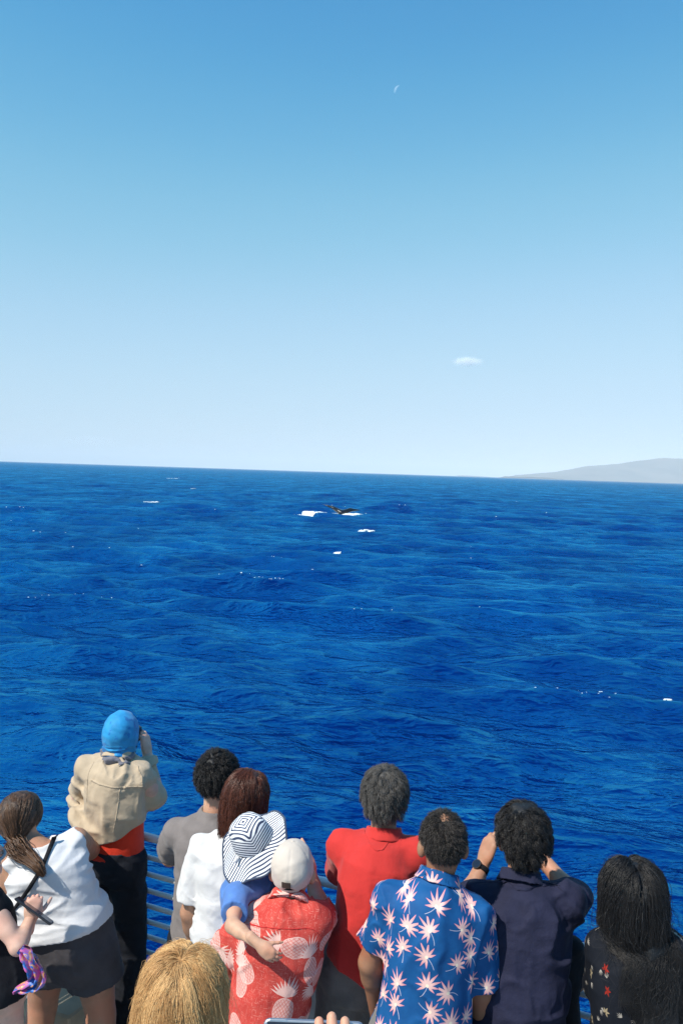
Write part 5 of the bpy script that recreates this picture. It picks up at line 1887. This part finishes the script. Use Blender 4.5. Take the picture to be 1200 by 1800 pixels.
# ---- man in the red polo
def p_red():
    D = 3.50
    b = Body(yaw=10, pyaw=6, pel=P(641, 1702, D - .07), neck=P(673, 1474, D - .03), head=P(676, 1402, D + .02), hs=1.0, hyaw=6, hpitch=4,
             sl=P(605, 1488, D + .02), sr=P(734, 1500, D - .05), el=P(596, 1540, D + .27), wl=P(645, 1548, D + .46),
             er=P(748, 1560, D + .18), wr=P(715, 1570, D + .36), hip=(.150, .12), waist=(.142, .115), chest=(.152, .118), stance=.22, bend=-.02)
    root = person(b.pel[0], b.pel[1], 'grey-haired man in a plain red polo shirt and grey shorts')
    make_body(b, root, SK_TAN)
    make_legwear(b, root, M_STONE, 'shorts', .026, .46, flare=.012, top_t=.12, folds=[(131, .007, (6, 6, 4)), (132, .004, (9, 9, 9))])
    make_shoes(b, root, rubber)
    def cutfn(X, Y, Z, d):
        hem = P(590, 1678, D - .1)[2] - (X - f32(P(590, 1678, D - .1)[0])) * f32(.50)
        return np.maximum(d, hem - Z)
    s = make_shirt(b, root, M_POLO, 'shirt', .006, .020, -.16, (.80, .75), (.062, .070), folds=[(133, .008, (4, 4, 1.8)), (134, .004, (5, 5, 6))], neck_r=.062,
                   tt=[-.2, .1, .3, .6, 1], da=[.014, .018, .0, .0, 0], db=[.03, .02, .0, .0, 0], cutfn=cutfn)
    make_collar(b, s, M_POLO, .064, -.016, .034, .016)
    seam(b, s, [P(641, 1492, D - .18), P(650, 1503, D - .2), P(662, 1509, D - .2), P(674, 1508, D - .2), P(684, 1498, D - .18), P(688, 1488, D - .16)], M_POLO, .004, 50)
    cap = hair_cap(b, root, H_GREY[1], .012, .004, 10, (.001, .002, .008), fq=18)
    strands(b, cap, H_GREY[0], 13000, (.032, .056), .40, .35, .003, 70, .04, .45, 420, 10, (.0005, .0003), 41, (.0, -.25, .97), .010, layer=.008, hug=.010, ears=True)
p_red()


# ---- man in the blue palm-print shirt
def p_floral():
    D = 3.13
    b = Body(yaw=2, pel=P(737, 1822, D - .07), neck=P(770, 1550, D - .03), head=P(778, 1484, D + .02), hs=1.0, hyaw=2, hpitch=12,
             sl=P(684, 1582, D), sr=P(832, 1604, D - .04), el=P(650, 1692, D + .05), wl=P(662, 1780, D + .15),
             er=P(846, 1742, D - .03), wr=P(846, 1840, D + .08), hip=(.165, .125), waist=(.156, .122), chest=(.160, .122), stance=.24,
             arm=(.050, .043, .029), ear=1.15)
    root = person(b.pel[0], b.pel[1], 'man in a blue shirt with pink palm leaves and thinning crown')
    make_body(b, root, SK_BROWN)
    make_legwear(b, root, M_STONE, 'shorts', .024, .46, flare=.012, top_t=.12)
    make_shoes(b, root, rubber)
    s = make_shirt(b, root, M_FLORAL, 'shirt', .006, .020, -.08, (.72, .90), (.064, .074), folds=[(141, .010, (4.5, 4.5, 1.4)), (142, .005, (6, 6, 7))], neck_r=.061,
                   tt=[-.1, .3, .6, 1], da=[.016, .004, .0, 0], db=[.02, .01, .002, 0], h=.0055)
    make_collar(b, s, M_FLORAL, .064, -.014, .030, .016)
    hc = hair_cap(b, root, H_BLACK[1], .0035, .0010, 12)
    cr = nrm((0, -.45, .89))
    def mask(D_, r):
        dist = np.arccos(np.clip(D_ @ cr, -1, 1))
        return r.uniform(0, 1, len(D_)) < np.clip((dist - .05) / .45, .22, 1)
    # bare patch of scalp at the crown
    def bald(X, Y, Z):
        d = ell(X, Y, Z, b.hl(0, -.012, .022), b.hax, (.0785, .0985, .0965))
        c = b.hl(0, -.012, .022) + b.hax.T @ (cr * .095)
        return smax(d, np.sqrt((X - f32(c[0])) ** 2 + (Y - f32(c[1])) ** 2 + (Z - f32(c[2])) ** 2) - f32(.026) + .008 * wob(X, Y, Z, 3, 20), .006)
    cc = b.hl(0, -.012, .022) + b.hax.T @ (cr * .095)
    V, F = surface(bald, *grid_of([cc - .045, cc + .045], .005, .0035)); mesh_obj('bare_crown', V, F, SK_BROWN, hc)
    strands(b, hc, H_DARK[0], 11000, (.012, .026), .35, .35, .0012, 120, .05, .3, 420, 7, (.0005, .0003), 51, (0, -.45, .89), .004, mask=mask, layer=.006, ears=True)
p_floral()


# ---- man in the navy shirt, photographing
def p_navy():
    D = 3.26
    b = Body(yaw=4, pel=P(908, 1812, D - .09), neck=P(915, 1550, D - .03), head=P(918, 1474, D + .03), hs=1.02, hyaw=2, hpitch=3,
             sl=P(850, 1584, D), sr=P(993, 1584, D - .04), el=P(818, 1584, D + .26), wl=P(849, 1517, D + .36),
             er=P(1008, 1578, D + .22), wr=P(950, 1506, D + .38), hip=(.162, .122), waist=(.160, .12), chest=(.172, .124), stance=.24,
             arm=(.052, .044, .030),
             hands={'l': dict(dir=P(868, 1460, D + .40) - P(849, 1517, D + .36), palm=(1, .45, 0), curl=(25, 48, 35), thumb=(55, 35)),
                    'r': dict(dir=P(922, 1464, D + .42) - P(950, 1506, D + .38), palm=(-1, .45, 0), curl=(25, 48, 35), thumb=(55, 35))})
    root = person(b.pel[0], b.pel[1], 'man in a dark navy shirt and black watch taking a picture')
    make_body(b, root, SK_TAN)
    make_legwear(b, root, M_BLACK, 'trousers', .016, .97, top_t=.12)
    make_shoes(b, root, rubber)
    s = make_shirt(b, root, M_NAVY, 'shirt', .020, .024, -.10, (.95, .95), (.072, .078), folds=[(151, .010, (4, 4, 2.6)), (152, .009, (3, 3, 6)), (153, .003, (10, 10, 10))], neck_r=.062,
                   tt=[-.1, .3, .6, 1], da=[.014, .004, .004, 0], db=[.02, .012, .004, 0], h=.006)
    make_collar(b, s, M_NAVY, .066, -.014, .032, .018)
    seam(b, s, [P(846, 1588, D - .2), P(872, 1592, D - .22), P(915, 1594, D - .24), P(960, 1590, D - .22), P(998, 1584, D - .18)], M_NAVY, .006)
    cap = hair_cap(b, root, H_BLACK[1], .012, .005, 13, (.002, .004, .012), fq=16)
    strands(b, cap, H_BLACK[0], 13000, (.035, .062), .40, .4, .005, 90, .05, .52, 260, 12, (.0006, .0003), 61, (.0, -.2, .98), .012, layer=.010, hug=.014, ears=True)
    # watch
    fa = nrm(b.wl - b.el); c = b.wl - fa * .028
    l = nrm(np.cross(fa, [0, 1, 0])); f_ = np.cross(fa, l)
    wt = empty('watch', c); put_under(wt, root)
    mb = MB(); V = []; n = 40
    for a in np.linspace(0, 2 * math.pi, n + 1)[:-1]:
        for dr, dz in ((0, -.011), (.0035, -.011), (.0035, .011), (0, .011)): V.append(c + (l * math.cos(a) + f_ * math.sin(a)) * (.0320 + dr) + fa * dz)
    F = []
    for i in range(n):
        j = (i + 1) % n
        for k in range(4): F.append((i * 4 + k, i * 4 + (k + 1) % 4, j * 4 + (k + 1) % 4, j * 4 + k))
    mesh_obj('watch_strap', V, F, M_BLACK, wt)
    od = nrm(np.array([-.72, -.69, .05]) - fa * np.dot(np.array([-.72, -.69, .05]), fa))
    mb = MB(); mb.tube([c + od * .031, c + od * .041], .021, 28); mb.build('watch_case', black_plastic, wt)
    mb = MB(); mb.tube([c + od * .0411, c + od * .0422], .0175, 28); mb.build('watch_face', glass, wt)
    # phone, held level before the face
    pc = P(897, 1470, D + .47)
    ph = empty('phone', pc - ZAX * .04, 'black phone held up by the man in the navy shirt', 'phone')
    mb = MB(); mb.box(pc, np.array([b.latn, b.fwd, ZAX]), (.075, .0042, .037), .003); mb.build('phone_body', black_plastic, ph)
    mb = MB(); mb.box(pc - b.fwd * .0048, np.array([b.latn, b.fwd, ZAX]), (.071, .0005, .033)); mb.build('screen', glass, ph)
p_navy()


# ---- someone in black at the rail, almost hidden
def p_hidden():
    D = 3.48
    b = Body(yaw=20, pel=P(968, 1815, D - .02), neck=P(966, 1662, D), head=P(958, 1625, D + .05), hs=.84, hpitch=20,
             sl=P(920, 1685, D), sr=P(1003, 1672, D), el=P(910, 1750, D + .08), wl=P(950, 1760, D + .2),
             er=P(1019, 1718, D + .02), wr=P(1000, 1752, D + .14), hip=(.115, .09), waist=(.10, .08), chest=(.11, .085),
             arm=(.038, .032, .022), leg=(.066, .044, .030), neck_r=.040, trap=.036, stance=.14)
    root = person(b.pel[0], b.pel[1], 'child in black leaning on the rail, only an elbow showing beside the navy shirt')
    make_body(b, root, SK_BROWN, .008)
    make_shirt(b, root, M_BLACK, 'shirt', .014, .016, -.04, (.86, .86), (.050, .054), h=.008, trap=.044, neck_r=.046, folds=[(161, .004, (7, 7, 4))])
    make_legwear(b, root, M_BLKPANT, 'trousers', .014, .97, top_t=.12, h=.011)
    make_shoes(b, root, rubber)
    hair_cap(b, root, H_BLACK[1], .012, .003, 14)
p_hidden()


# ---- woman with long black hair
def p_black():
    D = 3.02
    b = Body(yaw=4, pel=P(1112, 1890, D - .04), neck=P(1112, 1648, D - .03), head=P(1108, 1574, D + .01), hs=.98, hyaw=-4, hpitch=4,
             sl=P(1058, 1664, D), sr=P(1180, 1670, D - .04), el=P(1052, 1738, D + .12), wl=P(1090, 1770, D + .28),
             er=P(1212, 1760, D + .02), wr=P(1180, 1790, D + .2), hip=(.155, .115), waist=(.125, .10), chest=(.145, .112),
             arm=(.044, .038, .026), stance=.18)
    root = person(b.pel[0], b.pel[1], 'woman with long black hair in a dark flower print dress')
    make_body(b, root, SK_BROWN)
    dr = make_shirt(b, root, M_DRESS, 'dress', .008, .014, -.85, (.95, .95), (.060, .062), h=.0075, neck_r=.060,
               tt=[-.9, -.3, 0, .3, .42, .6, 1], da=[.10, .07, .045, .006, .012, .006, 0], db=[.10, .07, .05, .008, .014, .006, 0], folds=[(171, .006, (5, 5, 2))])
    make_shoes(b, root, rubber)
    fnb = b.shirt_fn
    def ex(X, Y, Z, d):
        q = rc(X, Y, Z, b.hl(0, -.03, .0), b.hl(.012, -.045, -.14), .092, .082)
        q = smin(q, rc(X, Y, Z, b.hl(.012, -.055, -.14), b.hl(.030, -.080, -.30), .080, .050), .04)
        q = smin(q, rc(X, Y, Z, b.hl(.05, -.055, -.12), b.hl(.080, -.075, -.30), .055, .040), .04)
        return smin(d, q, .04)
    ex.pts = [b.hl(x, y, z) for x in (-.12, .14) for y in (-.15, .1) for z in (-.36, .1)]
    cap = hair_cap(b, root, H_BLACK[1], .014, .005, 15, (.006, .006, .004), extra=ex, nape=2.0, h=.006, fq=(16, 16, 3))
    def flow(D_, p):
        side = np.sign(D_[:, 0] + .02)
        return np.stack([side * .9, -.5 + 0 * side, -.8 + 0 * side], 1)
    def col(X, Y, Z): return fnb(X, Y, Z)
    def guide(q, d, t, own, lk):
        low = np.clip((-.06 - q[:, 2]) / .08, 0, 1)
        x0 = .038 + lk[own][:, 0] * .13
        d = d.copy()
        d[:, 0] += low * np.clip((x0 - q[:, 0]) * 5, -.6, .6)
        d[:, 1] += low * np.clip((-.105 - .10 * np.clip(-q[:, 2] - .1, 0, 1) - q[:, 1]) * 6, -.9, .5)
        return d
    strands(b, cap, H_BLACK[0], 19000, (.36, .52), .12, 0, .006, 34, .22, .42, 150, 22, (.0005, .0003), 71, (.0, .1, .99), .018, flow=flow, layer=.018, frizz=.005, hug=.012,
            guide=guide, mask=lambda D_, r: (D_[:, 1] < .45), collide=push_out(col, .012, 3))
    strands(b, cap, H_BLACK[0], 420, (.30, .46), .15, 0, .012, 22, .24, .2, 60, 20, (.0006, .0003), 72, (.0, .1, .99), .018, flow=flow, layer=.02, frizz=.035, hug=.02,
            guide=guide, mask=lambda D_, r: (D_[:, 1] < .25), collide=push_out(col, .016, 3), name='loose_strands')
p_black()


# ---- whoever holds the phone up at the bottom of the picture
def p_holder():
    D = 1.30
    x0 = P(575, 1800, D)[0]
    fl = .203
    Y0 = .86
    pel = np.array([x0 - .06, Y0, fl + .90]); neck = pel + (0, .01, .52)
    wr = P(590, 1860, D - .02); wl = P(455, 1985, D - .02)
    b = Body(yaw=0, pel=pel, neck=neck, head=neck + np.array([0, .03, .13]), hs=.98, hpitch=-10,
             sl=neck + np.array([-.17, 0, -.05]), sr=neck + np.array([.17, 0, -.05]),
             el=neck + np.array([-.21, .26, .06]), wl=wl, er=neck + np.array([.22, .26, .08]), wr=wr, stance=.2, floor=fl,
             hands={'r': dict(dir=ZAX * 1.0 + np.array([-.12, .10, 0]), palm=(0, 1, 0), curl=(8, 16, 14), spread=0, thumb=(75, 60), h=.0030, fat=1.16, even=.7),
                    'l': dict(dir=(.5, .3, .5), palm=(.3, .9, 0), curl=(40, 55, 40))})
    tip = P(575, 1783, D)
    root = person(pel[0], pel[1], 'person at the bottom edge whose fingers hold up a phone', fl, None)
    # slide the right wrist so that the finger tips reach the height they have in the picture
    top = wr[2] + .165
    b.wr = b.wr + np.array([0, 0, tip[2] - top]); b.er = b.er + np.array([0, 0, (tip[2] - top) * .5])
    make_body(b, root, SK_LIGHT)
    make_legwear(b, root, M_JEANS, 'jeans', .012, .97, top_t=.14)
    make_shoes(b, root, rubber)
    make_shirt(b, root, M_GREYTEE, 'shirt', .018, .02, -.04, (.6, .6), (.066, .076), h=.009)
    hair_cap(b, root, H_DARK[1], .014, .003, 18)
    a0 = P(464, 1789, D + .035); a1 = P(640, 1796, D + .035)
    u = nrm(a1 - a0); nv = nrm(np.array([0, -1.0, .35]) - u * np.dot([0, -1.0, .35], u)); w_ = np.cross(nv, u)
    if w_[2] < 0: w_ = -w_
    c = (a0 + a1) / 2 - w_ * .037
    hl = np.linalg.norm(a1 - a0) / 2
    ph = empty('phone', c - w_ * .037, 'phone held sideways in fingers at the bottom edge', 'phone')
    def slab(X, Y, Z, hx, hy, hz, r, cz=0):
        x = np.abs(plane(X, Y, Z, c + nv * cz, u)) - (hx - r); y = np.abs(plane(X, Y, Z, c + nv * cz, w_)) - (hy - r); z = np.abs(plane(X, Y, Z, c + nv * cz, nv)) - hz
        return smax(np.sqrt(np.maximum(x, 0) ** 2 + np.maximum(y, 0) ** 2) + np.minimum(np.maximum(x, y), 0) - r, z, .002)
    V, F = surface(lambda X, Y, Z: slab(X, Y, Z, hl, .037, .0042, .010), *grid_of([c + u * hl * s + w_ * .037 * t for s in (-1, 1) for t in (-1, 1)], .012, .0022))
    mesh_obj('phone_body', V, F, steel, ph)
    mb = MB(); mb.box(c + nv * .0048, np.array([u, w_, nv]), (hl - .006, .033, .0004)); mb.build('screen', glass, ph)
p_holder()
